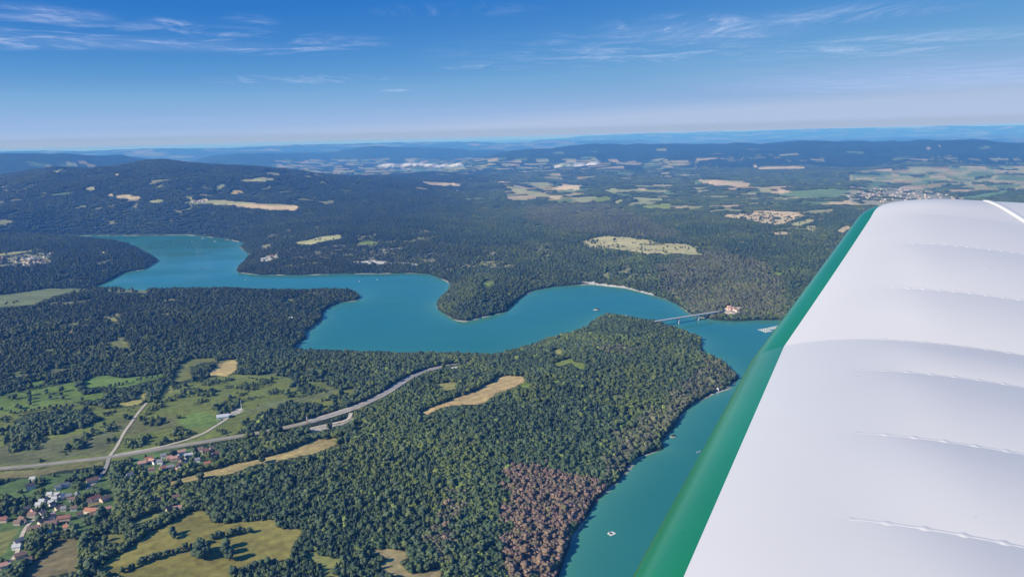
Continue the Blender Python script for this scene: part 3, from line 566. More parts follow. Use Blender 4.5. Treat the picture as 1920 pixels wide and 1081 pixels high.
scatter_houses(26, [(2, 484), (60, 475), (98, 474), (80, 495), (40, 498), (4, 497)], 'houses on the left headland', 'small pale house among trees on the left headland', 3, (11, 13, 16), ('grey', 'pink', 'brown', 'orange'), ('white', 'cream'))
scatter_houses(13, [(356, 375), (390, 374), (392, 379), (360, 380)], 'houses of the hill village', 'tiny house of the hill village beside the straw field', 4, (12, 16), ('orange', 'pink', 'red'), ('white', 'cream'))
scatter_houses(11, [(1354, 580), (1370, 575), (1389, 578), (1385, 586), (1362, 588)], 'houses by the bridge', 'small house with a pinkish roof on the bare ground by the bridge', 5, (7, 8, 10), ('pink', 'pink', 'brown'), ('cream', 'pink'), 3.2)
scatter_houses(118, [(1582, 366), (1640, 353), (1700, 354), (1770, 361), (1806, 372), (1800, 384), (1700, 379), (1640, 379)], 'houses of the far town', 'tiny house of the far town beyond the wing tip', 6, (11, 13, 16, 20), ('pink', 'orange', 'pink', 'brown', 'red'), ('cream', 'pink', 'cream', 'white'), 5)
scatter_houses(16, [(1808, 385), (1870, 384), (1900, 392), (1820, 392)], 'houses right of the far town', 'tiny house below the dark wooded hill right of the far town', 8, (12, 16), ('brown', 'pink', 'white'), ('white',), 6)
scatter_houses(17, [(20, 950), (60, 930), (140, 925), (205, 945), (200, 968), (120, 990), (60, 1010), (30, 1000)], 'small cottages of the village', 'small muted-roofed cottage tucked among the village trees', 21, (7, 8, 9), ('brown', 'brown', 'pink', 'grey'), ('cream', 'stone', 'white'), 3.2)
scatter_houses(12, [(250, 868), (300, 852), (400, 842), (410, 862), (330, 885), (262, 888)], 'small cottages of the hamlet', 'small muted-roofed cottage among the hamlet gardens', 22, (7, 8, 9), ('brown', 'pink', 'orange', 'grey'), ('cream', 'white'), 3.2)
HP = np.array(HPTS)

# ------------------------------------------------------------------ tree meshes
def ico(sub):
    bm = bmesh.new(); bmesh.ops.create_icosphere(bm, subdivisions=sub, radius=1)
    V = np.array([v.co[:] for v in bm.verts]); Fc = np.array([[v.index for v in f.verts] for f in bm.faces]); bm.free(); return V, Fc
ICO = {k: ico(k) for k in (1, 2, 3)}
def crown_mesh(name, seed, mat, lobes=9, sub=2, shape='round', rough=.22):
    """crown of height 1 sitting on z=0, many overlapping ragged leaf masses"""
    rd = np.random.default_rng(seed); Vs = []; Fs = []; off = 0
    V0, F0 = ICO[sub]
    for k in range(lobes):
        if shape == 'round':
            th = rd.uniform(0, 2 * math.pi); hz = rd.uniform(.26, .86); rad = .30 * math.sqrt(max(0, 1 - ((hz - .5) / .5) ** 2)) * math.sqrt(rd.uniform(.25, 1)); s = rd.uniform(.17, .27)
            if k == 0: rad, hz, s = 0, .5, .36
        elif shape == 'tall':
            hz = .12 + .78 * k / max(1, lobes - 1); th = rd.uniform(0, 6.28); rad = .10 * (1 - hz); s = .24 * (1.08 - hz) + .03
        else:
            th = rd.uniform(0, 6.28); hz = rd.uniform(.25, .6); rad = .5 * math.sqrt(rd.uniform(0, 1)); s = rd.uniform(.25, .4)
        c = np.array((rad * math.cos(th), rad * math.sin(th), hz))
        n = 1 + rd.normal(0, rough, len(V0))
        Vs.append(V0 * n[:, None] * s * np.array((1, 1, .85 if shape != 'tall' else 1.2)) + c); Fs.append(F0 + off); off += len(V0)
    V = np.concatenate(Vs); V[:, 2] = np.maximum(V[:, 2], .02)
    return mesh_np(name, V, np.concatenate(Fs), mat, False)
variants = bpy.data.collections.new('tree_kinds')
kinds = []
def add_kind(me):
    o = bpy.data.objects.new('tree_kind_%02d' % len(kinds), me); variants.objects.link(o); kinds.append(o); return len(kinds) - 1
for s in range(5): add_kind(crown_mesh('crown', 10 + s, ML, 10, 2, 'round'))
for s in range(2): add_kind(crown_mesh('crown', 30 + s, ML, 7, 2, 'tall'))
for s in range(2): add_kind(crown_mesh('bush', 40 + s, ML, 6, 1, 'bush'))
for s in range(4): add_kind(crown_mesh('crown', 50 + s, ML, 5, 1, 'round', .25))
def patch_mesh(seed, n=22, size=32.):
    rd = np.random.default_rng(seed); V0, F0 = ICO[1]; Vs = []; Fs = []; off = 0
    for k in range(n):
        c = rd.uniform(-size / 2, size / 2, 2); h = rd.uniform(8, 14); r = rd.uniform(3.2, 5.2)
        Vs.append(V0 * (1 + rd.normal(0, .2, len(V0)))[:, None] * np.array((r, r, h * .5)) + np.array((c[0], c[1], h * .5))); Fs.append(F0 + off); off += len(V0)
    return mesh_np('tree_patch', np.concatenate(Vs), np.concatenate(Fs), ML, False)
for s in range(4): add_kind(patch_mesh(60 + s))

# ------------------------------------------------------------------ forest points
def grid_points(r0_, r1_, sp, azm=42):
    a = R_(azm); xs = np.arange(-r1_ * math.sin(a), r1_ * math.sin(a), sp); ys = np.arange(r0_ * math.cos(a) * .9, r1_, sp)
    gx, gy = np.meshgrid(xs, ys); gx = gx.ravel() + rng.uniform(-.46, .46, gx.size) * sp; gy = gy.ravel() + rng.uniform(-.46, .46, gy.size) * sp
    r = np.hypot(gx, gy); k = (r > r0_) & (r < r1_) & (np.abs(np.arctan2(gx, gy)) < a); return gx[k], gy[k]
PT = []   # x y z scale kind tint
def tints(x, y, px, py, n):
    t = fbm(x / 130, y / 130, 3, 91); u = hash01(np.floor(x * 3.1), np.floor(y * 3.1), 5)
    a = np.array((.046, .072, .040)); b = np.array((.105, .128, .040)); c = np.array((.062, .086, .054))
    col = a + (b - a) * np.clip(sstep(.42, .72, t) * .7 + (u > .87) * .6, 0, 1)[:, None]
    col = np.where((u < .25)[:, None], c, col)
    light = (hash01(np.floor(x * 1.7), np.floor(y * 1.7), 8) > .985)[:, None]; col = np.where(light, np.array((.15, .19, .06)), col)
    col = col * np.array((1.10, 1.12, .82)) * (.74 + .56 * fbm(x / 520, y / 520, 3, 95))[:, None] * (.86 + .28 * fbm(x / 60, y / 60, 2, 96))[:, None]
    wob = np.clip(1800 / np.hypot(x, y), .2, 1.6); r = look(REFL_DRY, px + (fbm(x / 22, y / 22, 3, 97) - .5) * 46 * wob, py + (fbm(x / 22, y / 22, 3, 98) - .5) * 26 * wob)[:, None]; rj = np.clip(r * (1.3 - .9 * u[:, None]), 0, 1)
    bro = (np.array((.13, .115, .075)) + (np.array((.19, .125, .092)) - np.array((.13, .115, .075))) * np.clip(r * 2 - .9, 0, 1)) * (.75 + .5 * hash01(np.floor(x * 2.3), np.floor(y * 2.3), 9))[:, None]
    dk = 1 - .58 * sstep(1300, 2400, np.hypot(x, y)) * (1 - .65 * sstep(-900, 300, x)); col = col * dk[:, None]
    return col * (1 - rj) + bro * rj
def cull(x, y, z, top):
    px, py = cover_at(x, y, z); tx, ty = project(x, y, z + top); tx += px - project(x, y, z)[0]; ty += py - project(x, y, z)[1]
    d1 = look(DEN, px, py); d2 = look(DEN, tx, ty); d = np.minimum(d1, d2); sm = np.maximum(look(SML, px, py), look(SML, tx, ty))
    return px, py, d, sm
def clear_houses(x, y):
    ok = np.ones(x.shape, bool)
    for hx, hy, w in HPTS:
        if hx * hx + hy * hy < 9e6 * 4: ok &= (x - hx) ** 2 + (y - hy) ** 2 > w * w
    return ok
for zone, (ra, rb, sp) in enumerate(((560, 1500, 4.5), (1500, 2600, 5.6), (2600, 4700, 7.8))):
    x, y = grid_points(ra, rb, sp); sd = sdf_lake(x, y); k = sd > 5; x, y, sd = x[k], y[k], sd[k]
    z = height(x, y, sd); sc = rng.triangular(4.4, 6.6, 13.0, len(x)) * (1, 1.05, 1.15)[zone]
    tall = fbm(x / 220, y / 220, 2, 33); sc *= .8 + .4 * tall
    px, py, d, sm = cull(x, y, z, sc * .95)
    clump = fbm(x / 26, y / 26, 2, 44)
    pr = np.where(d >= .99, 1.0, np.where(d <= 0, 0, (clump > 1 - (.26 + d * .55)) * .9))
    pr = np.where((d >= .99) & (fbm(x / 90, y / 90, 3, 46) > .66) , .55, pr)
    qf = (CAMZ - z) / (CAMZ - z - sc * .85); pr = np.where(glade(x, y) & (sd > 60), .12, pr); keep = (rng.random(len(x)) < pr) & ~near_road(x, y) & ~near_road(x * qf, y * qf) & clear_houses(x, y)
    x, y, z, sc, px, py, sm = (v[keep] for v in (x, y, z, sc, px, py, sm))
    small = rng.random(len(x)) < sm; sc = np.where(small, sc * rng.uniform(.28, .5, len(x)), sc)
    con = (fbm(x / 160, y / 160, 2, 77) > .60) & (rng.random(len(x)) < .55)
    kd = rng.integers(0, 5, len(x)) if zone < 2 else rng.integers(9, 13, len(x)); kd = np.where(con & ~small, rng.integers(5, 7, len(x)), kd); kd = np.where(small, rng.integers(7, 9, len(x)), kd)
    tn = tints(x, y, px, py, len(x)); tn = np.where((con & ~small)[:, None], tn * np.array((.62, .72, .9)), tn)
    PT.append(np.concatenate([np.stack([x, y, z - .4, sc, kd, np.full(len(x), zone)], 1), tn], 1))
x, y = grid_points(4650, 10500, 25., 40); sd = sdf_lake(x, y); k = sd > 18; x, y, sd = x[k], y[k], sd[k]; z = height(x, y, sd)
px, py, d, sm = cull(x, y, z, 9.); km, _ = mosaic(x, y)
q2 = CAMZ - z; q2 = q2 / np.clip(q2 - 11, 60, None); bx, by = x * q2, y * q2; bqx, bqy = cover_at(bx, by, z); kb, _ = mosaic(bx, by)
hid = (look(HAS, bqx, bqy) > .5) & (look(DEN, bqx, bqy) < .5) | (kb < look(FARM, bqx, bqy))
d = np.where(glade(x, y) & (sd > 60), 0, d); keep = (rng.random(len(x)) < d) & ~(km < look(FARM, px, py)) & ~(hid & (rng.random(len(x)) < .8)) & (rng.random(len(x)) < .96)
x, y, z, px, py = (v[keep] for v in (x, y, z, px, py))
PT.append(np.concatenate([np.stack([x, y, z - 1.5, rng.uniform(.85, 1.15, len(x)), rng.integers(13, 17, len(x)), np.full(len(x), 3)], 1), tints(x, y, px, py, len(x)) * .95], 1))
PT = np.concatenate(PT)
print('tree points', len(PT))

# ------------------------------------------------------------------ single trees: the hedgerow and meadow trees and the nearest of the forest
LEAFC = [leaf_mat('leaf_dark', (.046, .074, .038)), leaf_mat('leaf_mid', (.066, .096, .042)), leaf_mat('leaf_light', (.10, .13, .05)), leaf_mat('leaf_reflection_tint', (.185, .13, .085))]  # last leaf colour carries the painted cockpit-glass reflection
CROWNS = [[crown_mesh('crown', 100 + s, LEAFC[c], 14, 2, 'round', .2) for s in range(4)] for c in range(4)]
bm = bmesh.new(); bm_cyl(bm, (0, 0, -.06), (.01, 0, .3), .035, .022, 7); bm_cyl(bm, (.01, 0, .28), (-.09, .05, .5), .018, .008, 6); bm_cyl(bm, (.01, 0, .28), (.1, -.04, .52), .018, .008, 6)
TRUNK = bpy.data.meshes.new('trunk'); bm.to_mesh(TRUNK); bm.free(); TRUNK.materials.append(MBARK)
def single_tree(x, y, z, h, label, group, c=0):
    e = empty('tree', (x, y, z), random.uniform(0, 6.28)); e.scale = (h, h, h); tag(e, label, 'tree', group)
    link('trunk', TRUNK, e); o = link('crown', CROWNS[c][random.randrange(4)], e); o.location = (0, 0, .05); return e
MT = 'trees standing in the meadows'
solo = [(17, 749, 9, 'small tree, lower left one of a pair at the left of the green meadow'), (28, 748, 11, 'bushy tree right of the small one at the left of the green meadow'), (55, 741, 11, 'top tree of the vertical row in the green meadow'), (56, 748, 10, 'second tree down the vertical row in the green meadow'), (57, 754, 9, 'third tree down the vertical row in the green meadow'), (57, 760, 8, 'lowest tree of the vertical row in the green meadow'),
 (87, 739, 11, 'round tree in the middle of the green meadow'), (100, 741, 7, 'little bush right of the round meadow tree'), (94, 748, 8, 'low tree below the round meadow tree'), (115, 734, 12, 'tall tree at the top of the right-hand row in the green meadow'), (115, 742, 8, 'small tree beneath the tall meadow tree'), (118, 749, 8, 'lowest tree of the right-hand row in the green meadow'), (33, 766, 10, 'tree at the lower hedge of the green meadow'), (39, 767, 9, 'tree just right of the one at the lower hedge'), (3, 770, 8, 'tree at the left edge of the green meadow'), (154, 752, 9, 'rounded tree at the right corner of the green meadow'),
 (371, 1046, 15, 'left front tree of the big round clump in the bottom meadow'), (379, 1049, 14, 'frontmost tree of the big round clump in the bottom meadow'), (388, 1045, 14, 'right tree of the big round clump in the bottom meadow'), (375, 1037, 15, 'rear left tree of the big round clump in the bottom meadow'), (385, 1037, 14, 'rear right tree of the big round clump in the bottom meadow'),
 (423, 1027, 13, 'top tree of the narrow upright clump in the bottom meadow'), (425, 1038, 14, 'middle tree of the narrow upright clump in the bottom meadow'), (430, 1050, 14, 'lowest tree of the narrow upright clump in the bottom meadow'), (323, 1003, 11, 'upper tree of the pair left in the bottom meadow'), (327, 1009, 9, 'lower tree of the pair left in the bottom meadow'), (375, 1019, 9, 'left of two bushes above the round clump'), (381, 1020, 8, 'right of two bushes above the round clump'), (492, 868, 12, 'lone tree leaning over the dry strip'), (74, 1019, 9, 'small tree left of the brown field'), (68, 1029, 8, 'tree below the village beside its street'), (142, 1008, 12, 'dark round tree at the upper edge of the brown field')]
P = np.array([(a[0], a[1]) for a in solo]); sx, sy, sz = ground_at(P[:, 0], P[:, 1])
for k, a in enumerate(solo): single_tree(sx[k], sy[k], sz[k], a[2], a[3], MT, 0 if k % 3 else 1)
HGR = 'hedgerow trees in the bottom meadow'
def hedge(pts, n, h, label, group, c=1):
    a = np.array(pts, float); t = np.linspace(0, len(a) - 1, n); px = np.interp(t, np.arange(len(a)), a[:, 0]); py = np.interp(t, np.arange(len(a)), a[:, 1])
    x, y, z = ground_at(px, py)
    for k in range(n): single_tree(x[k] + random.uniform(-2, 2), y[k] + random.uniform(-2, 2), z[k], h * random.uniform(.7, 1.25), label, group, random.choice((0, 1)))
    return n
nh = 0
nh += hedge([(232, 1072), (262, 1060), (272, 1052), (300, 1045), (330, 1036), (357, 1027)], 22, 7, 'low tree of the long hedge across the bottom meadow', 'trees of the long hedge')
nh += hedge([(401, 1011), (412, 1007), (429, 1004), (442, 1001), (451, 998), (468, 998)], 11, 8, 'tree of the short hedge in the upper bottom meadow', 'trees of the short hedge')
nh += hedge([(440, 1078), (460, 1072), (480, 1067), (500, 1062), (518, 1058)], 11, 10, 'tree of the hedge at the foot of the bottom meadow', 'trees of the foot hedge')
nh += hedge([(0, 742), (60, 730), (100, 722), (140, 714), (146, 727), (156, 740), (180, 737)], 22, 8, 'tree of the hedge above the green meadow', 'trees of the hedge above the green meadow')
nh += hedge([(160, 1003), (190, 996), (225, 992), (262, 986), (285, 984)], 18, 6, 'clipped bush of the hedge below the village', 'bushes of the hedge below the village')
nh += hedge([(195, 727), (225, 722), (262, 713), (305, 704)], 14, 6, 'tree of the hedge between the two upper green meadows', 'trees of the hedge between green meadows')
nh += hedge([(150, 760), (100, 764), (60, 770), (20, 776)], 14, 6, 'bush of the hedge along the foot of the green meadow', 'bushes along the foot of the green meadow')
# nearest forest trees become things
px, py = project(PT[:, 0], PT[:, 1], PT[:, 2] + PT[:, 3] * .5)
seen = (px > 5) & (py < 1078) & (px < np.minimum(1160, 1915)) & (PT[:, 5] == 0) & (PT[:, 4] < 5)
dist = np.sqrt(PT[:, 0] ** 2 + PT[:, 1] ** 2 + (PT[:, 2] - CAMZ) ** 2); ordr = np.argsort(np.where(seen, PT[:, 3] / dist, -1))[::-1]
NI = 296 - len(solo) - nh
pick = ordr[:NI]; rest = np.ones(len(PT), bool); rest[pick] = False
for i in pick:
    p = PT[i]; rus = p[6] > p[7]; lx = px[i]
    lab = 'tree beside the lake with cockpit-glass reflection painted russet into its leaves' if rus else ('broad green tree of the wood in the bottom left corner' if lx < 300 else 'broad green tree of the wood along the lower edge' if lx < 680 else 'broad green tree of the forest between the clearing and the lake')
    grp = 'trees with a reflection painted russet' if rus else ('trees of the corner wood' if lx < 300 else 'trees along the lower edge' if lx < 680 else 'nearest trees of the big forest')
    single_tree(p[0], p[1], p[2], p[3], lab, grp, 3 if rus else random.choice((0, 0, 1, 1, 2)))
PF = PT[rest]

def forest_object(P):
    me = bpy.data.meshes.new('forest'); me.vertices.add(len(P)); me.vertices.foreach_set('co', P[:, :3].astype(np.float32).ravel())
    def att(n, t, v, key='value'):
        a = me.attributes.new(n, t, 'POINT'); a.data.foreach_set(key, v)
    n = len(P); patch = P[:, 4] >= 13
    wide = np.where(patch, 1, rng.uniform(.85, 1.35, n)); wide = np.where(P[:, 4] == 5, wide * .8, wide)
    S = np.stack([P[:, 3] * wide, P[:, 3] * wide, P[:, 3]], 1).astype(np.float32)
    att('size', 'FLOAT_VECTOR', S.ravel(), 'vector'); R = np.zeros((n, 3), np.float32); R[:, 2] = rng.uniform(0, 6.283, n); att('turn', 'FLOAT_VECTOR', R.ravel(), 'vector')
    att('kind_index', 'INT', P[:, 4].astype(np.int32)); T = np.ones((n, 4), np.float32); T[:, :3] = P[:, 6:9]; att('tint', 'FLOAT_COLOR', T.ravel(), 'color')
    o = link('forest', me)
    ng = bpy.data.node_groups.new('forest_trees', 'GeometryNodeTree'); ng.interface.new_socket('Geometry', in_out='INPUT', socket_type='NodeSocketGeometry'); ng.interface.new_socket('Geometry', in_out='OUTPUT', socket_type='NodeSocketGeometry')
    N, L = ng.nodes, ng.links; gi = N.new('NodeGroupInput'); go = N.new('NodeGroupOutput'); ip = N.new('GeometryNodeInstanceOnPoints'); ci = N.new('GeometryNodeCollectionInfo')
    ci.inputs['Collection'].default_value = variants; ci.inputs['Separate Children'].default_value = True; ci.inputs['Reset Children'].default_value = True
    def na(nm, t):
        a = N.new('GeometryNodeInputNamedAttribute'); a.data_type = t; a.inputs['Name'].default_value = nm; return a.outputs['Attribute']
    mp = N.new('GeometryNodeMeshToPoints'); L.new(gi.outputs[0], mp.inputs['Mesh'])
    L.new(mp.outputs[0], ip.inputs['Points']); L.new(ci.outputs[0], ip.inputs['Instance']); ip.inputs['Pick Instance'].default_value = True
    L.new(na('kind_index', 'INT'), ip.inputs['Instance Index']); L.new(na('size', 'FLOAT_VECTOR'), ip.inputs['Scale'])
    er = N.new('FunctionNodeEulerToRotation'); L.new(na('turn', 'FLOAT_VECTOR'), er.inputs[0]); L.new(er.outputs[0], ip.inputs['Rotation'])
    L.new(ip.outputs[0], go.inputs[0])
    md = o.modifiers.new('trees', 'NODES'); md.node_group = ng
    return o
tag(forest_object(PF), 'dense mixed forest covering the hills round the lake', 'forest', kind='stuff')

# ------------------------------------------------------------------ bridge
M_CONC = noise_mat('pale_concrete', (.52, .5, .47), (.66, .64, .6), .4, .8); M_DECK = noise_mat('deck_asphalt', (.42, .41, .4), (.52, .51, .49), .3, .85); M_METAL = noise_mat('grey_metal', (.35, .36, .37), (.45, .46, .47), 2, .45)
def bridge():
    zt = 17.0
    ax, ay = on_z(1212, 604.5, zt); bx, by = on_z(1347, 583.5, zt); a = Vector((float(ax), float(ay), zt)); b = Vector((float(bx), float(by), zt)); d = b - a; Ln = d.length; ang = math.atan2(d.y, d.x)
    e = empty('bridge', a, ang); tag(e, 'long slender concrete road bridge on two white piers across the lake arm', 'bridge')
    bm = bmesh.new(); bm_box(bm, (Ln / 2, 0, -.3), (Ln + 30, 9.4, .6)); from_bm('deck', bm, M_DECK, e)
    bm = bmesh.new(); n = 60
    def px_t(q):  # position of a pier along the deck from its photo column
        lo, hi = 0., 1.
        for _ in range(40):
            m = (lo + hi) / 2; w = a + d * m; sx_ = float(project(w.x, w.y, w.z)[0])
            if sx_ < q: lo = m
            else: hi = m
        return lo * Ln
    P1, P2 = px_t(1272), px_t(1309); P0, P3 = px_t(1236), px_t(1333)
    up_ = []; lo_ = []
    for i in range(n + 1):
        s = Ln * i / n; dep = 1.9 + .9 * max(math.exp(-((s - P1) / 22) ** 2), math.exp(-((s - P2) / 22) ** 2))
        up_.append([bm.verts.new((s, w, -.6)) for w in (-3.2, 3.2)]); lo_.append([bm.verts.new((s, w, -.6 - dep)) for w in (-2.6, 2.6)])
    for i in range(n):
        bm.faces.new((up_[i][0], up_[i + 1][0], lo_[i + 1][0], lo_[i][0])); bm.faces.new((up_[i][1], lo_[i][1], lo_[i + 1][1], up_[i + 1][1])); bm.faces.new((lo_[i][0], lo_[i + 1][0], lo_[i + 1][1], lo_[i][1]))
    from_bm('girder', bm, M_CONC, e)
    for s in (-1, 1):
        bm = bmesh.new(); bm_box(bm, (Ln / 2, s * 4.5, .55), (Ln + 30, .14, .12)); bm_box(bm, (Ln / 2, s * 4.5, .95), (Ln + 30, .14, .12)); bm_box(bm, (Ln / 2, s * 4.55, .12), (Ln + 30, .4, .24))
        for i in range(int(Ln / 4)): bm_box(bm, (2 + i * 4, s * 4.5, .5), (.12, .12, .9))
        from_bm('railing', bm, M_METAL, e)
    for p in (P1, P2):
        bm = bmesh.new(); bm_box(bm, (p, 0, -13.4), (5.0, 8.6, 20)); bm_box(bm, (p, 0, -3.6), (6.0, 9.2, 1.0)); bmesh.ops.bevel(bm, geom=bm.edges[:], offset=.3, segments=1)
        from_bm('pier', bm, noise_mat('white_pier_concrete', (.68, .66, .62), (.8, .78, .74), .3), e)
    for p, w in ((P0, 8), (P3, 9)):
        bm = bmesh.new(); bm_box(bm, (p, 0, -6.5), (7, w, 9)); from_bm('abutment', bm, M_CONC, e)
bridge()

# ------------------------------------------------------------------ boats, pontoons, raft, islets
M_HULL = noise_mat('white_gelcoat', (.74, .75, .76), (.82, .82, .82), 1, .35); M_CABIN = noise_mat('tinted_glass', (.05, .06, .08), (.09, .1, .12), 1, .2); M_WOOD = noise_mat('grey_planks', (.4, .37, .32), (.55, .51, .45), 1.5, .8)
def hull_mesh(L, W):
    bm = bmesh.new(); n = 9; rings = []
    for i in range(n):
        t = i / (n - 1); x = (t - .5) * L; w = W / 2 * (1 - max(0, (t - .45) / .55) ** 2.2) * (.86 + .14 * min(1, t * 4)) + .03; sh = .75 + .3 * t * t
        rings.append([bm.verts.new(p) for p in ((x, -w, sh), (x, -w * .82, .1), (x, 0, -.35 + .25 * t ** 4), (x, w * .82, .1), (x, w, sh), (x, w * .8, sh - .18), (x, -w * .8, sh - .18))])
    for i in range(n - 1):
        for j in range(7): bm.faces.new((rings[i][j], rings[i + 1][j], rings[i + 1][(j + 1) % 7], rings[i][(j + 1) % 7]))
    bm.faces.new(rings[0]); bm.faces.new(rings[-1][::-1]); bmesh.ops.recalc_face_normals(bm, faces=bm.faces)
    me = bpy.data.meshes.new('hull'); bm.to_mesh(me); bm.free(); me.materials.append(M_HULL); return me
def cabin_mesh(L, W):
    bm = bmesh.new(); v = bm_box(bm, (L * .06, 0, 1.15), (L * .34, W * .62, .9))
    for q in v:
        if q.co.z > 1.2: q.co.x = L * .06 + (q.co.x - L * .06) * .7; q.co.y *= .8
    me = bpy.data.meshes.new('cabin'); bm.to_mesh(me); bm.free(); me.materials.append(M_CABIN); return me
HM = hull_mesh(8.5, 3.0); CM = cabin_mesh(8.5, 3.0)
boat0 = empty('boat', (0, 0, 0)); link('hull', HM, boat0); link('cabin', CM, boat0)
used0 = [False]
def boat(x, y, rz, label, group, sc=1.0):
    b = boat0 if not used0[0] else copy_tree(boat0); used0[0] = True
    b.location = (x, y, .05); b.rotation_euler = (0, 0, rz); b.scale = (sc, sc, sc); tag(b, label, 'boat', group)
def marina(p0, p1, n, label, glabel, blabel, both):
    ax, ay = on_z(*p0, 0); bx, by = on_z(*p1, 0); a = Vector((float(ax), float(ay), 0)); b = Vector((float(bx), float(by), 0)); d = b - a; ang = math.atan2(d.y, d.x); L = d.length
    bm = bmesh.new(); bm_box(bm, (L / 2, 0, .35), (L, 2.4, .35))
    for k in range(int(L / 7)): bm_box(bm, (3.5 + k * 7, 0, .05), (3, 2.0, .6))
    e = from_bm('pontoon', bm, M_WOOD); e.location = a; e.rotation_euler = (0, 0, ang); tag(e, label, 'pontoon')
    nrm = Vector((-d.y, d.x, 0)).normalized()
    for k in range(n):
        for s in ((1, -1) if both else (1,)):
            q = a + d * ((k + .5) / n) + nrm * s * 6.0; boat(q.x, q.y, ang + s * math.pi / 2 + random.uniform(-.05, .05), blabel, glabel, random.uniform(.9, 1.1))
marina((1425, 619.5), (1470, 610.5), 14, 'long floating pontoon lined with white boats near the far shore', 'boats on the long pontoon', 'white motor boat moored at the long pontoon near the wing', True)
marina((1435, 623.2), (1449, 620.6), 5, 'short floating pontoon in front of the long one', 'boats on the short pontoon', 'white motor boat moored at the short pontoon', False)
sail = [(380, 447, 'white boat furthest up the far bay'), (360, 452.5, 'white boat left of centre in the far bay'), (403, 452.5, 'white boat right of centre in the far bay'), (420, 446.5, 'white boat close under the far wooded shore'), (380, 503, 'white boat alone in the middle of the wide bay'), (460, 524, 'white boat off the tip of the far headland'), (1173, 591, 'small white boat just left of the bridge'), (673, 527, 'pale boat under the cliff shore, left one'), (707, 524, 'pale boat under the cliff shore, right one'), (1309, 847, 'small white boat beside the edge of the wing')]
for px_, py_, lb in sail:
    x, y = on_z(px_, py_, 0); boat(float(x), float(y), random.uniform(0, 6.28), lb, None, 1.5 if py_ < 530 else 1.0)
x, y = on_z(1147, 1000, 0); e = empty('raft', (float(x), float(y), .1), R_(35)); tag(e, 'square white floating raft with an open middle on the green water', 'raft')
bm = bmesh.new()
for s in (-1, 1): bm_box(bm, (0, s * 2.9, .35), (9.5, 2.2, .45)); bm_box(bm, (s * 3.6, 0, .35), (2.3, 3.6, .45))
from_bm('deck', bm, noise_mat('bleached_planks', (.62, .58, .5), (.76, .72, .64), 1.2), e)
for sx_, sy_ in ((-1, -1), (1, -1), (1, 1), (-1, 1)):
    bm = bmesh.new(); bm_cyl(bm, (sx_ * 3.4, sy_ * 2.9 - .9, -.1), (sx_ * 3.4, sy_ * 2.9 + .9, -.1), .45, .45, 10); from_bm('float', bm, M_METAL, e)
bm = bmesh.new(); bm_box(bm, (-2.4, 2.6, 1.3), (2.2, 1.6, 1.5)); bm_box(bm, (-2.4, 2.6, 2.12), (2.6, 2.0, .12)); from_bm('locker', bm, M_WOOD, e)
M_ROCK = noise_mat('limestone', (.3, .28, .23), (.5, .47, .4), .4, .9, bump=.5)
def islet(px_, py_, s, label, shrubs):
    x, y = on_z(px_, py_, 0); e = empty('islet', (float(x), float(y), 0), .4); tag(e, label, 'islet')
    V, Fc = ICO[3]; n = 1 + .35 * (fbm(V[:, 0] * 1.7 + 5, V[:, 1] * 1.7 + V[:, 2], 4, int(px_)) - .5) * 2
    link('rock', mesh_np('rock', V * n[:, None] * np.array((s, s * .7, s * .16)), Fc, M_ROCK), e)
    for k, (u, v, h) in enumerate(shrubs):
        o = link('shrub', CROWNS[1][k % 4], e); o.scale = (h * 1.4, h * 1.4, h); o.location = (u, v, s * .08)
islet(1118, 580.5, 10, 'low pale rock islet with dark shrubs in the bay above the headland', [(4, 1, 5), (7, 0, 4), (1, 3, 4)])
islet(1262, 818, 6, 'small olive shrub islet in the narrow arm below the brown slope', [(0, 0, 4), (2.5, 1, 3.2), (-2.5, .5, 3)])

# ------------------------------------------------------------------ hall, masts, goal
x, y, z = (float(v[0]) for v in ground_at([418], [783])); e = empty('hall', (x, y, z), R_(20)); tag(e, 'pale grey vaulted hall at the end of the curving lane', 'hall')
bm = bmesh.new(); bm_box(bm, (0, 0, 1.2), (21, 13, 4.6)); from_bm('wall', bm, WALL['white'], e)
bm = bmesh.new(); A = []; Bv = []
for k in range(13):
    t = math.pi * k / 12; A.append(bm.verts.new((-11, -7 * math.cos(t), 3.53 + 3.6 * math.sin(t)))); Bv.append(bm.verts.new((11, -7 * math.cos(t), 3.53 + 3.6 * math.sin(t))))
for k in range(12): bm.faces.new((A[k], A[k + 1], Bv[k + 1], Bv[k]))
bm.faces.new(A); bm.faces.new(Bv[::-1]); bm.faces.new((A[0], Bv[0], Bv[12], A[12])); bmesh.ops.recalc_face_normals(bm, faces=bm.faces); from_bm('roof', bm, mat_roof('pale_metal_roof', (.5, .52, .54)), e)
bm = bmesh.new(); bm_box(bm, (10.56, 0, 1.4), (.12, 4, 3)); from_bm('door', bm, M_METAL, e)
x, y, z = (float(v[0]) for v in ground_at([453], [767])); e = empty('mast', (x, y, z)); tag(e, 'tall white mast standing beside the gravel yard', 'mast')
bm = bmesh.new(); bm_cyl(bm, (0, 0, 0), (0, 0, 19), .55, .3, 10); from_bm('pole', bm, M_HULL, e)
bm = bmesh.new(); bm_box(bm, (0, 0, .4), (2.6, 2.6, 1.4)); from_bm('base', bm, M_CONC, e)
bm = bmesh.new(); [bm_box(bm, (.6 * math.cos(a), .6 * math.sin(a), 17.6), (.3, .3, 2), a) for a in (0, 2.1, 4.2)]; from_bm('antenna', bm, M_HULL, e)
x, y, z = (float(v[0]) for v in ground_at([576], [793])); e = empty('pylon', (x, y, z)); tag(e, 'red and white lattice pylon beside the main road', 'pylon')
MRED = noise_mat('red_paint', (.42, .12, .08), (.5, .16, .1), 2, .5)
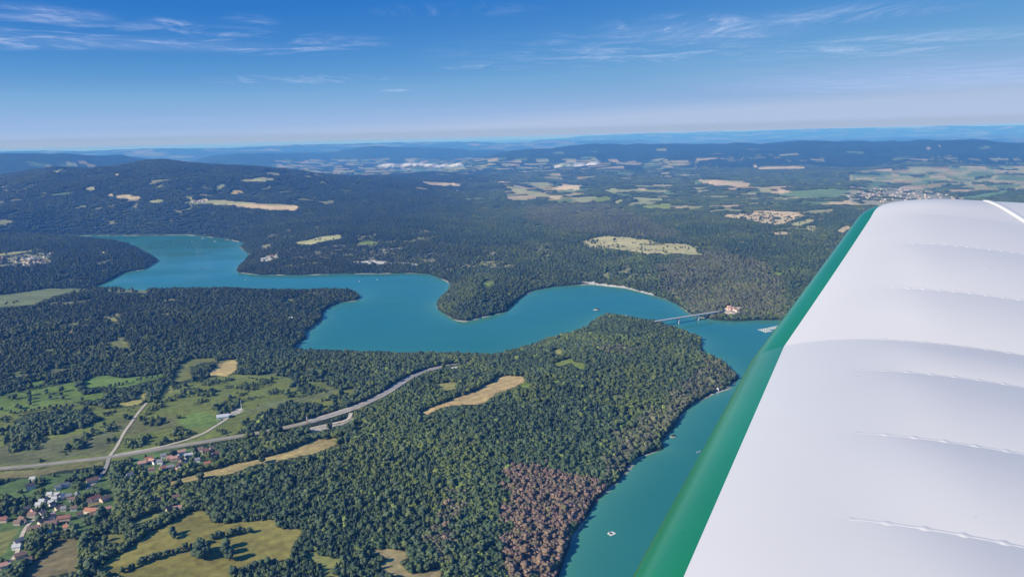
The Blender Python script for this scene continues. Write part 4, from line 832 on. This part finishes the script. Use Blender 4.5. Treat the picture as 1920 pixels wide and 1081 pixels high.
for s0, s1, mt in ((0, 6, MRED), (6, 12, M_HULL), (12, 18, MRED)):
    bm = bmesh.new()
    for k in range(4):
        a0 = math.pi / 4 + k * math.pi / 2; a1 = a0 + math.pi / 2; w0 = 1.5 - s0 * .06; w1 = 1.5 - s1 * .06
        p = lambda a, w, h: (w * math.cos(a), w * math.sin(a), h)
        bm_cyl(bm, p(a0, w0, s0), p(a0, w1, s1), .13, .13, 5); bm_cyl(bm, p(a0, w0, s0), p(a1, (w0 + w1) / 2, (s0 + s1) / 2), .08, .08, 4); bm_cyl(bm, p(a1, (w0 + w1) / 2, (s0 + s1) / 2), p(a0, w1, s1), .08, .08, 4)
    from_bm('lattice', bm, mt, e)
for px_, py_, rz, lb in ((340, 795, 60, 'small white football goal at the left end of the pitch'), (411, 789, 60, 'small white football goal at the hall end of the pitch')):
    x, y, z = (float(v[0]) for v in ground_at([px_], [py_])); e = empty('goal', (x, y, z), R_(rz)); tag(e, lb, 'goal')
    bm = bmesh.new(); bm_box(bm, (-3.66, 0, 1.2), (.14, .14, 2.4)); bm_box(bm, (3.66, 0, 1.2), (.14, .14, 2.4)); bm_box(bm, (0, 0, 2.5), (7.46, .14, .14)); bm_box(bm, (-3.66, 1, 1.0), (.07, 2.0, .07)); bm_box(bm, (3.66, 1, 1.0), (.07, 2.0, .07)); from_bm('frame', bm, M_HULL, e)

# ------------------------------------------------------------------ aircraft wing
WA = R_(26.0); WO = np.array((math.sin(WA), math.cos(WA), 0)); WF = np.array((math.cos(WA), -math.sin(WA), 0))
KINK, TIP = 2.72, 5.0
def yu(t):   # upper surface of the aerofoil, fraction of the chord
    return 5 * .125 * (.2969 * math.sqrt(t) - .126 * t - .3516 * t * t + .2843 * t ** 3 - .1015 * t ** 4) + .16 * t * (1 - t) ** 2 * .9
def yl(t):
    return -5 * .105 * (.2969 * math.sqrt(t) - .126 * t - .3516 * t * t + .2843 * t ** 3 - .1015 * t ** 4) + .05 * t * (1 - t)
def wing_station(u):
    """leading edge offset aft, height, chord at span position u (camera above u = 0)"""
    if u < KINK: return -.372, -.84, 1.71
    s = u - KINK; v = -.372 + .15 * s; z = -.84 + .17 * s; ch = 1.71 - .36 * s
    e = max(0, (u - (TIP - .42)) / .42); v += .20 * e ** 3; z += .012 * e; ch -= .18 * e ** 3
    return v, z, ch
RIB = [-.45, .02, .49, .95, 1.40, 1.84, 2.36, KINK, 3.27, 3.93, 4.5, TIP]
def bulge(u, t):
    for a, b in zip(RIB, RIB[1:]):
        if a <= u <= b:
            f = (u - a) / (b - a); return (1 - (2 * f - 1) ** 2) * (.014 if b <= KINK else .0105 if b < 4.4 else .003) * sstep(.2, .34, np.array(t)) * (1 - sstep(.93, 1, np.array(t)))
    return 0
US = sorted(set([round(v, 4) for v in np.concatenate([np.concatenate([np.linspace(a, b, 11), [a + .006, a + .018, b - .018, b - .006]]) for a, b in zip(RIB, RIB[1:])])]))
def wpos(u, t, top=True):
    v, z, ch = wing_station(u); th = 1.0 if u < TIP - .3 else math.sqrt(max(.02, 1 - ((u - (TIP - .3)) / .3) ** 2 * .86))
    th *= 1.0 if u < KINK else 1 - .13 * (u - KINK) / (TIP - KINK)
    h = (yu(t) if top else yl(t)) * ch * th + (float(bulge(u, t)) if top else 0)
    p = u * WO + (v + t * ch) * WF; return (p[0], p[1], CAMZ + z + h)
def strip(name, ts, mat, parent, us=US, top=True, off=0.0):
    V = [wpos(u, t, top) for u in us for t in ts]
    if off: V = [(a, b, c + off) for a, b, c in V]
    n = len(ts); Fq = [(i * n + j, i * n + j + 1, (i + 1) * n + j + 1, (i + 1) * n + j) for i in range(len(us) - 1) for j in range(n - 1)]
    if not top: Fq = [f[::-1] for f in Fq]
    return V, Fq
def paint(name, c, rough, spec=.5, coat=0.0, mottle=.05):
    m, N, L, B = new_mat(name); g = N.new('ShaderNodeNewGeometry'); n = N.new('ShaderNodeTexNoise'); n.inputs['Scale'].default_value = 2.2; n.inputs['Detail'].default_value = 8; L.new(g.outputs['Position'], n.inputs['Vector'])
    mr = N.new('ShaderNodeMapRange'); mr.inputs['From Min'].default_value = .3; mr.inputs['From Max'].default_value = .7; mr.inputs['To Min'].default_value = 1 - mottle; mr.inputs['To Max'].default_value = 1 + mottle; L.new(n.outputs['Fac'], mr.inputs['Value'])
    vm = N.new('ShaderNodeVectorMath'); vm.operation = 'SCALE'; vm.inputs[0].default_value = c; L.new(mr.outputs[0], vm.inputs['Scale']); vo = N.new('ShaderNodeTexVoronoi'); vo.inputs['Scale'].default_value = 7.0; L.new(g.outputs['Position'], vo.inputs['Vector'])
    sp_ = N.new('ShaderNodeMapRange'); sp_.inputs['From Min'].default_value = .012; sp_.inputs['From Max'].default_value = .024; sp_.inputs['To Min'].default_value = .45; sp_.inputs['To Max'].default_value = 1; L.new(vo.outputs['Distance'], sp_.inputs['Value'])
    vm2 = N.new('ShaderNodeVectorMath'); vm2.operation = 'SCALE'; L.new(vm.outputs[0], vm2.inputs[0]); L.new(sp_.outputs[0], vm2.inputs['Scale']); L.new(vm2.outputs[0], B.inputs['Base Color'])
    B.inputs['Roughness'].default_value = rough; B.inputs['Specular IOR Level'].default_value = spec; B.inputs['Coat Weight'].default_value = coat; B.inputs['Coat Roughness'].default_value = .12
    return m
M_WHITE = paint('white_doped_fabric', (.63, .61, .57), .38, .4, .15, .02); M_GREEN = paint('green_gloss_paint', (.012, .19, .058), .26, .5, .4, .08)
def wing():
    e = empty('aircraft_wing', (0, 0, CAMZ - .84)); tag(e, 'white fabric-covered aircraft wing with a green leading edge seen from the cockpit', 'wing')
    inv = Matrix.Translation((0, 0, -(CAMZ - .84)))
    def add(name, VF, mat, parent=e):
        V, Fq = VF; me = mesh_np(name, V, Fq, mat, True); me.transform(inv); return link(name, me, parent)
    tb = .075
    # leading edge: wraps round the nose
    tl = [.12, .09, .06, .035, .018, .007, .002]; tu = [0, .0015, .005, .011, .02, .03, .042, .055, .066, tb]
    V = []; n = len(tl) + len(tu)
    for u in US:
        f = tb_at(u) / tb
        V += [wpos(u, t, False) for t in tl] + [wpos(u, t * f, True) for t in tu]
    add('leading_edge', (V, [(i * n + j, i * n + j + 1, (i + 1) * n + j + 1, (i + 1) * n + j) for i in range(len(US) - 1) for j in range(n - 1)]), M_GREEN)
    ts = [0, .02, .05, .09, .13, .17, .2, .22, .24, .26, .28, .3, .32, .35, .38, .42, .46, .5, .54, .58, .62, .66, .7, .74]
    V = []; n = len(ts)
    for u in US:
        a = tb_at(u); V += [wpos(u, a + (hinge(u) - a) * t / .74, True) for t in ts]
    sk = add('skin', (V, [(i * n + j, i * n + j + 1, (i + 1) * n + j + 1, (i + 1) * n + j) for i in range(len(US) - 1) for j in range(n - 1)]), M_WHITE)
    tr = [.8035, .81, .84, .88, .92, .96, 1.0]
    add('aileron', strip('aileron', [.8035, .81, .84, .88, .92, .96, 1.0], M_WHITE, e, [u for u in US if u >= KINK - .01]), M_WHITE)
    add('flap', strip('flap', tr, M_WHITE, e, [u for u in US if u <= KINK + .001]), M_WHITE)
    # raised tape running aft and inboard from the tip
    V = []
    for k in range(25):
        f = k / 24; u = 4.965 - .9 * f; vv = .57 + .30 * f
        for w_, hh in ((-.019, .001), (-.016, .005), (.016, .005), (.019, .001)):
            v0, z0, c0 = wing_station(u + w_ * .4); q_ = wpos(u + w_ * .4, min(.97, (vv + w_ - v0) / c0)); V.append((q_[0], q_[1], q_[2] + hh))
    add('tip_tape', (V, [(i * 4 + j, i * 4 + j + 1, (i + 1) * 4 + j + 1, (i + 1) * 4 + j) for i in range(24) for j in range(3)]), paint('white_tape', (.72, .70, .64), .45))
    add('underside', strip('underside', [.12, .2, .35, .5, .7, .85, 1.0], M_WHITE, e, US, False), M_WHITE)
    for ur in RIB[1:-2]:
        V = []; n_ = 150
        for k in range(n_):
            t = .215 + .575 * k / (n_ - 1); knot = 1.0 if k % 9 < 2 else 0.0
            fade = min(1, k / 20)
            for w_, hh in ((-.006, -.0008), (-.0035, .0004 + .0009 * knot), (.0035, .0004 + .0009 * knot), (.006, -.0008)):
                q_ = wpos(ur + w_ * (1 + .8 * knot), t); V.append((q_[0], q_[1], q_[2] + (hh * fade if hh > 0 else hh)))
        add('rib_tape', (V, [(i * 4 + j, i * 4 + j + 1, (i + 1) * 4 + j + 1, (i + 1) * 4 + j) for i in range(n_ - 1) for j in range(3)]), M_WHITE)
    # tip cap
    tt = [0, .002, .01, .03, .06, .1, .15, .22, .3, .4, .5, .6, .7, .78, .9, 1.0]; V = [wpos(TIP, t, True) for t in tt] + [wpos(TIP, t, False) for t in tt]; n = len(tt)
    add('tip_cap', (V, [(j, n + j, n + j + 1, j + 1) for j in range(n - 1)]), M_WHITE)
def hinge(u): return .803
def tb_at(u):
    return .068 if u < KINK else max(.012, .068 + .01 * (u - KINK) - .02 * max(0, u - 4.5))
wing()

# ------------------------------------------------------------------ clouds and air
M_CLOUD, N, L, B = new_mat('cloud_white'); B.inputs['Base Color'].default_value = (.85, .86, .88, 1); B.inputs['Roughness'].default_value = 1; B.inputs['Specular IOR Level'].default_value = 0
tcn = N.new('ShaderNodeTexCoord'); nn = N.new('ShaderNodeTexNoise'); nn.inputs['Scale'].default_value = .006; nn.inputs['Detail'].default_value = 6; L.new(tcn.outputs['Object'], nn.inputs['Vector'])
rp = N.new('ShaderNodeMapRange'); rp.inputs['From Min'].default_value = .34; rp.inputs['From Max'].default_value = .8; rp.inputs['To Max'].default_value = .62; L.new(nn.outputs['Fac'], rp.inputs['Value']); L.new(rp.outputs[0], B.inputs['Alpha'])
def cloud(px_, py_, wpx, hpx, label):
    D = 11500.; d = rays(np.array([px_]), np.array([py_]))[0]; k = D / math.hypot(d[0], d[1]); x, y, z = d[0] * k, d[1] * k, CAMZ + d[2] * k
    e_w = wpx * D / F; e_h = hpx * D / F; rd = np.random.default_rng(int(px_)); V0, F0 = ICO[3]; Vs = []; Fs = []; off = 0; n = 10
    for q in range(n):
        s = e_h * rd.uniform(.35, .75); c = np.array(((q / (n - 1) - .5) * e_w + rd.normal(0, .05) * e_w, rd.normal(0, e_w * .08), rd.uniform(-.1, .35) * e_h)); nz = 1 + .5 * (fbm(V0[:, 0] * 2 + q, V0[:, 1] * 2 + V0[:, 2] * 1.3, 4, q) - .5)
        Vs.append(V0 * nz[:, None] * np.array((s * 1.9, s * 1.5, s * .8)) + c); Fs.append(F0 + off); off += len(V0)
    o = link('cloud', mesh_np('cloud', np.concatenate(Vs), np.concatenate(Fs), M_CLOUD, True)); o.location = (x, y, max(z, 60)); tag(o, label, 'cloud', 'low clouds in the far valley')
for a in ((724, 313, 24, 8, 'leftmost small white cloud lying in the far valley'), (767, 312, 26, 8, 'second small white cloud from the left in the far valley'), (797, 311, 24, 7, 'small white cloud left of the longer one in the far valley'), (832, 313, 46, 8, 'longer white cloud right of three small ones in the far valley'), (1085, 327, 60, 12, 'broad low cloud in the right of the far valley'), (1145, 322, 36, 6, 'thin cloud between the broad one and the rightmost'), (1194, 321, 44, 6, 'rightmost thin white cloud in the far valley')): cloud(*a)

def cirrus():
    z = 9500.; e = []
    xs = np.linspace(-1200000, 1200000, 2); ys = np.linspace(18000, 1500000, 2); V = [(x, y, z) for y in ys for x in xs]
    m, N, L, B = new_mat('cirrus_ice'); N.remove(B); out = N['Material Output']
    g = N.new('ShaderNodeNewGeometry')
    def mth(op, a, b=None, c=None):
        n = N.new('ShaderNodeMath'); n.operation = op
        for i, v in enumerate((a, b, c)):
            if v is None: continue
            if isinstance(v, (int, float)): n.inputs[i].default_value = v
            else: L.new(v, n.inputs[i])
        return n.outputs[0]
    def noise(rot, sc, scale, detail=6, rough=.6, dist=0., off=(0, 0, 0)):
        mp = N.new('ShaderNodeMapping'); mp.vector_type = 'POINT'; mp.inputs['Rotation'].default_value = (0, 0, R_(rot)); mp.inputs['Scale'].default_value = sc; mp.inputs['Location'].default_value = off; L.new(g.outputs['Position'], mp.inputs['Vector'])
        n = N.new('ShaderNodeTexNoise'); n.inputs['Scale'].default_value = scale; n.inputs['Detail'].default_value = detail; n.inputs['Roughness'].default_value = rough; n.inputs['Distortion'].default_value = dist; L.new(mp.outputs[0], n.inputs['Vector']); return n.outputs['Fac']
    def ramp(v, a, b):
        n = N.new('ShaderNodeMapRange'); n.interpolation_type = 'SMOOTHSTEP'; n.inputs['From Min'].default_value = a; n.inputs['From Max'].default_value = b; L.new(v, n.inputs['Value']); return n.outputs[0]
    sp = N.new('ShaderNodeSeparateXYZ'); L.new(g.outputs['Position'], sp.inputs[0])
    def blob(px_, py_, wx, wy, rot=0.):
        x, y = on_z(px_, py_, z); x, y = float(x), float(y); D = math.hypot(x, y); sx = wx * math.hypot(D, z) / F
        x2, y2 = on_z(px_, py_ - wy, z); sy = abs(math.hypot(float(x2), float(y2)) - D) + 1
        vx = N.new('ShaderNodeMapping'); vx.vector_type = 'TEXTURE'; vx.inputs['Location'].default_value = (x, y, z); vx.inputs['Rotation'].default_value = (0, 0, -math.atan2(x, y) + R_(rot)); vx.inputs['Scale'].default_value = (sx, sy, 1e6); L.new(g.outputs['Position'], vx.inputs['Vector'])
        ln = N.new('ShaderNodeVectorMath'); ln.operation = 'LENGTH'; L.new(vx.outputs[0], ln.inputs[0])
        n = N.new('ShaderNodeMapRange'); n.interpolation_type = 'SMOOTHSTEP'; n.inputs['From Min'].default_value = 1; n.inputs['From Max'].default_value = 0; L.new(ln.outputs['Value'], n.inputs['Value']); return n.outputs[0]
    streak = ramp(noise(-14, (.75, 1, 1), .00011, 9, .66, 1.2), .42, .70)
    streak2 = ramp(noise(35, (1.3, .5, 1), .00012, 9, .66, 1.4, (3e3, 9e3, 0)), .42, .68)
    fine = ramp(noise(20, (1, .35, 1), .0006, 6, .6, .8), .35, .68)
    A_ = None
    for bl, st, k in ((blob(330, 72, 420, 34, 3), streak, 1.0), (blob(260, 84, 330, 20), None, .16), (blob(1330, 62, 230, 44, -12), None, .18), (blob(340, 52, 60, 26, -20), streak2, .85), (blob(80, 30, 130, 30), streak, .55), (blob(520, 92, 170, 18), streak, .9), (blob(60, 80, 160, 26), streak, .7), (blob(1300, 55, 190, 40, -20), streak2, 1.0), (blob(1330, 75, 150, 36, 0), streak, .9), (blob(1560, 30, 260, 26, -8), streak2, .5), (blob(940, 125, 130, 12), streak, .55), (blob(740, 170, 45, 5), None, .4), (blob(1150, 100, 380, 60), streak, .55), (blob(470, 40, 60, 22), streak2, .4), (blob(850, 20, 200, 20), streak2, .3), (blob(1650, 90, 330, 40, -4), streak, .5), (blob(560, 150, 260, 16), streak2, .3)):
        v = mth('MULTIPLY', bl, k) if st is None else mth('MULTIPLY', mth('MULTIPLY', bl, st), k)
        A_ = v if A_ is None else mth('MAXIMUM', A_, v)
    A_ = mth('MULTIPLY', A_, mth('MULTIPLY_ADD', fine, .65, .5))
    veil = mth('MULTIPLY', blob(1800, 150, 680, 120, 4), .38); veil = mth('MULTIPLY', veil, mth('MULTIPLY_ADD', streak, .4, .75))
    dl = N.new('ShaderNodeVectorMath'); dl.operation = 'LENGTH'; L.new(g.outputs['Position'], dl.inputs[0])
    bank = mth('MULTIPLY', ramp(mth('LOGARITHM', dl.outputs['Value'], 10.), 4.95, 5.6), .24); bank = mth('MULTIPLY', bank, ramp(mth('LOGARITHM', dl.outputs['Value'], 10.), 6.12, 5.8)); bank = mth('MULTIPLY', bank, mth('MULTIPLY_ADD', noise(0, (.5, 1, 1), .00002, 4, .6), .5, .72))
    A_ = mth('MINIMUM', mth('MAXIMUM', mth('ADD', A_, veil), bank), .8)
    tr = N.new('ShaderNodeBsdfTransparent'); df = N.new('ShaderNodeBsdfDiffuse'); tl = N.new('ShaderNodeBsdfTranslucent'); ad = N.new('ShaderNodeMixShader'); mx = N.new('ShaderNodeMixShader')
    for b in (df, tl): b.inputs['Color'].default_value = (.80, .86, .97, 1)
    ad.inputs['Fac'].default_value = .75; L.new(df.outputs[0], ad.inputs[1]); L.new(tl.outputs[0], ad.inputs[2]); L.new(A_, mx.inputs['Fac']); L.new(tr.outputs[0], mx.inputs[1]); L.new(ad.outputs[0], mx.inputs[2]); L.new(mx.outputs[0], out.inputs['Surface'])
    o = link('cirrus_clouds', mesh_np('cirrus_clouds', V, [(0, 1, 3, 2)], m)); tag(o, 'thin white wisps of high cirrus in the blue sky', 'clouds', kind='stuff')
    o.visible_shadow = True
cirrus()
def haze():
    bm = bmesh.new(); bm_box(bm, (0, 0, 257), (270000, 270000, 596)); m, N, L, B = new_mat('haze_air'); N.remove(B)
    v = N.new('ShaderNodeVolumePrincipled'); v.inputs['Color'].default_value = HAZE_COL; v.inputs['Density'].default_value = HAZE_DEN; v.inputs['Anisotropy'].default_value = -0.05; v.inputs['Density Attribute'].default_value = ''; v.inputs['Absorption Color'].default_value = (.74, .74, .74, 1)
    L.new(v.outputs[0], N['Material Output'].inputs['Volume'])
    tag(from_bm('haze', bm, m), 'pale blue haze filling the air over the lake country', 'haze', kind='stuff')
HAZE_COL = (.105, .37, 1.0, 1); HAZE_DEN = 1 / 17500.
haze()

# ------------------------------------------------------------------ light
SUN_EL = R_(31); SV = Vector((-.87, -.5, 0)).normalized() * math.cos(SUN_EL) + Vector((0, 0, math.sin(SUN_EL)))
sd_ = bpy.data.lights.new('sun', 'SUN'); sd_.energy = 4.8; sd_.angle = R_(.53); sd_.color = (1, .94, .83); so = bpy.data.objects.new('sun', sd_); COL.objects.link(so); so.rotation_euler = (-SV).to_track_quat('-Z', 'Y').to_euler(); so.location = (0, 0, 2000)
w = bpy.data.worlds.new('World'); scene.world = w; w.use_nodes = True; N = w.node_tree.nodes; L = w.node_tree.links
sky = N.new('ShaderNodeTexSky'); sky.sky_type = 'NISHITA'; sky.sun_disc = False; sky.sun_elevation = SUN_EL; sky.sun_rotation = math.atan2(SV.x, SV.y); sky.altitude = 900; sky.air_density = .6; sky.dust_density = 0; sky.ozone_density = 8
# deepen the blue of the clear morning sky, channel by channel
sr = N.new('ShaderNodeSeparateColor'); L.new(sky.outputs[0], sr.inputs[0])
sm_ = N.new('ShaderNodeMath'); sm_.operation = 'MULTIPLY'; sm_.inputs[1].default_value = .15; L.new(sr.outputs[0], sm_.inputs[0])
def lin(c): return tuple(((v / 255 + .055) / 1.055) ** 2.4 / 1.32 for v in c) + (1,)
sk = N.new('ShaderNodeValToRGB'); stops = ((.06, (30, 95, 178)), (.125, (50, 122, 200)), (.19, (86, 148, 209)), (.262, (112, 166, 214)), (.42, (132, 171, 213)), (.52, (162, 184, 213)), (1.0, (172, 187, 214)))
while len(sk.color_ramp.elements) < len(stops): sk.color_ramp.elements.new(.5)
for e_, (q, c_) in zip(sk.color_ramp.elements, stops): e_.position = q
for e_, (q, c_) in zip(sk.color_ramp.elements, stops): e_.color = lin(c_)
L.new(sm_.outputs[0], sk.inputs[0])
sv = N.new('ShaderNodeVectorMath'); sv.operation = 'SCALE'; sv.inputs['Scale'].default_value = 1 / .13; L.new(sk.outputs[0], sv.inputs[0])
L.new(sv.outputs[0], N['Background'].inputs['Color']); N['Background'].inputs['Strength'].default_value = .13
scene.view_settings.view_transform = 'Standard'; scene.view_settings.look = 'None'; scene.view_settings.exposure = 0.4; scene.view_settings.gamma = 1
scene.render.engine = 'CYCLES'; c = scene.cycles; c.use_denoising = True; c.max_bounces = 6; c.diffuse_bounces = 2; c.glossy_bounces = 3; c.transparent_max_bounces = 12; c.volume_bounces = 2; c.caustics_reflective = False; c.caustics_refractive = False
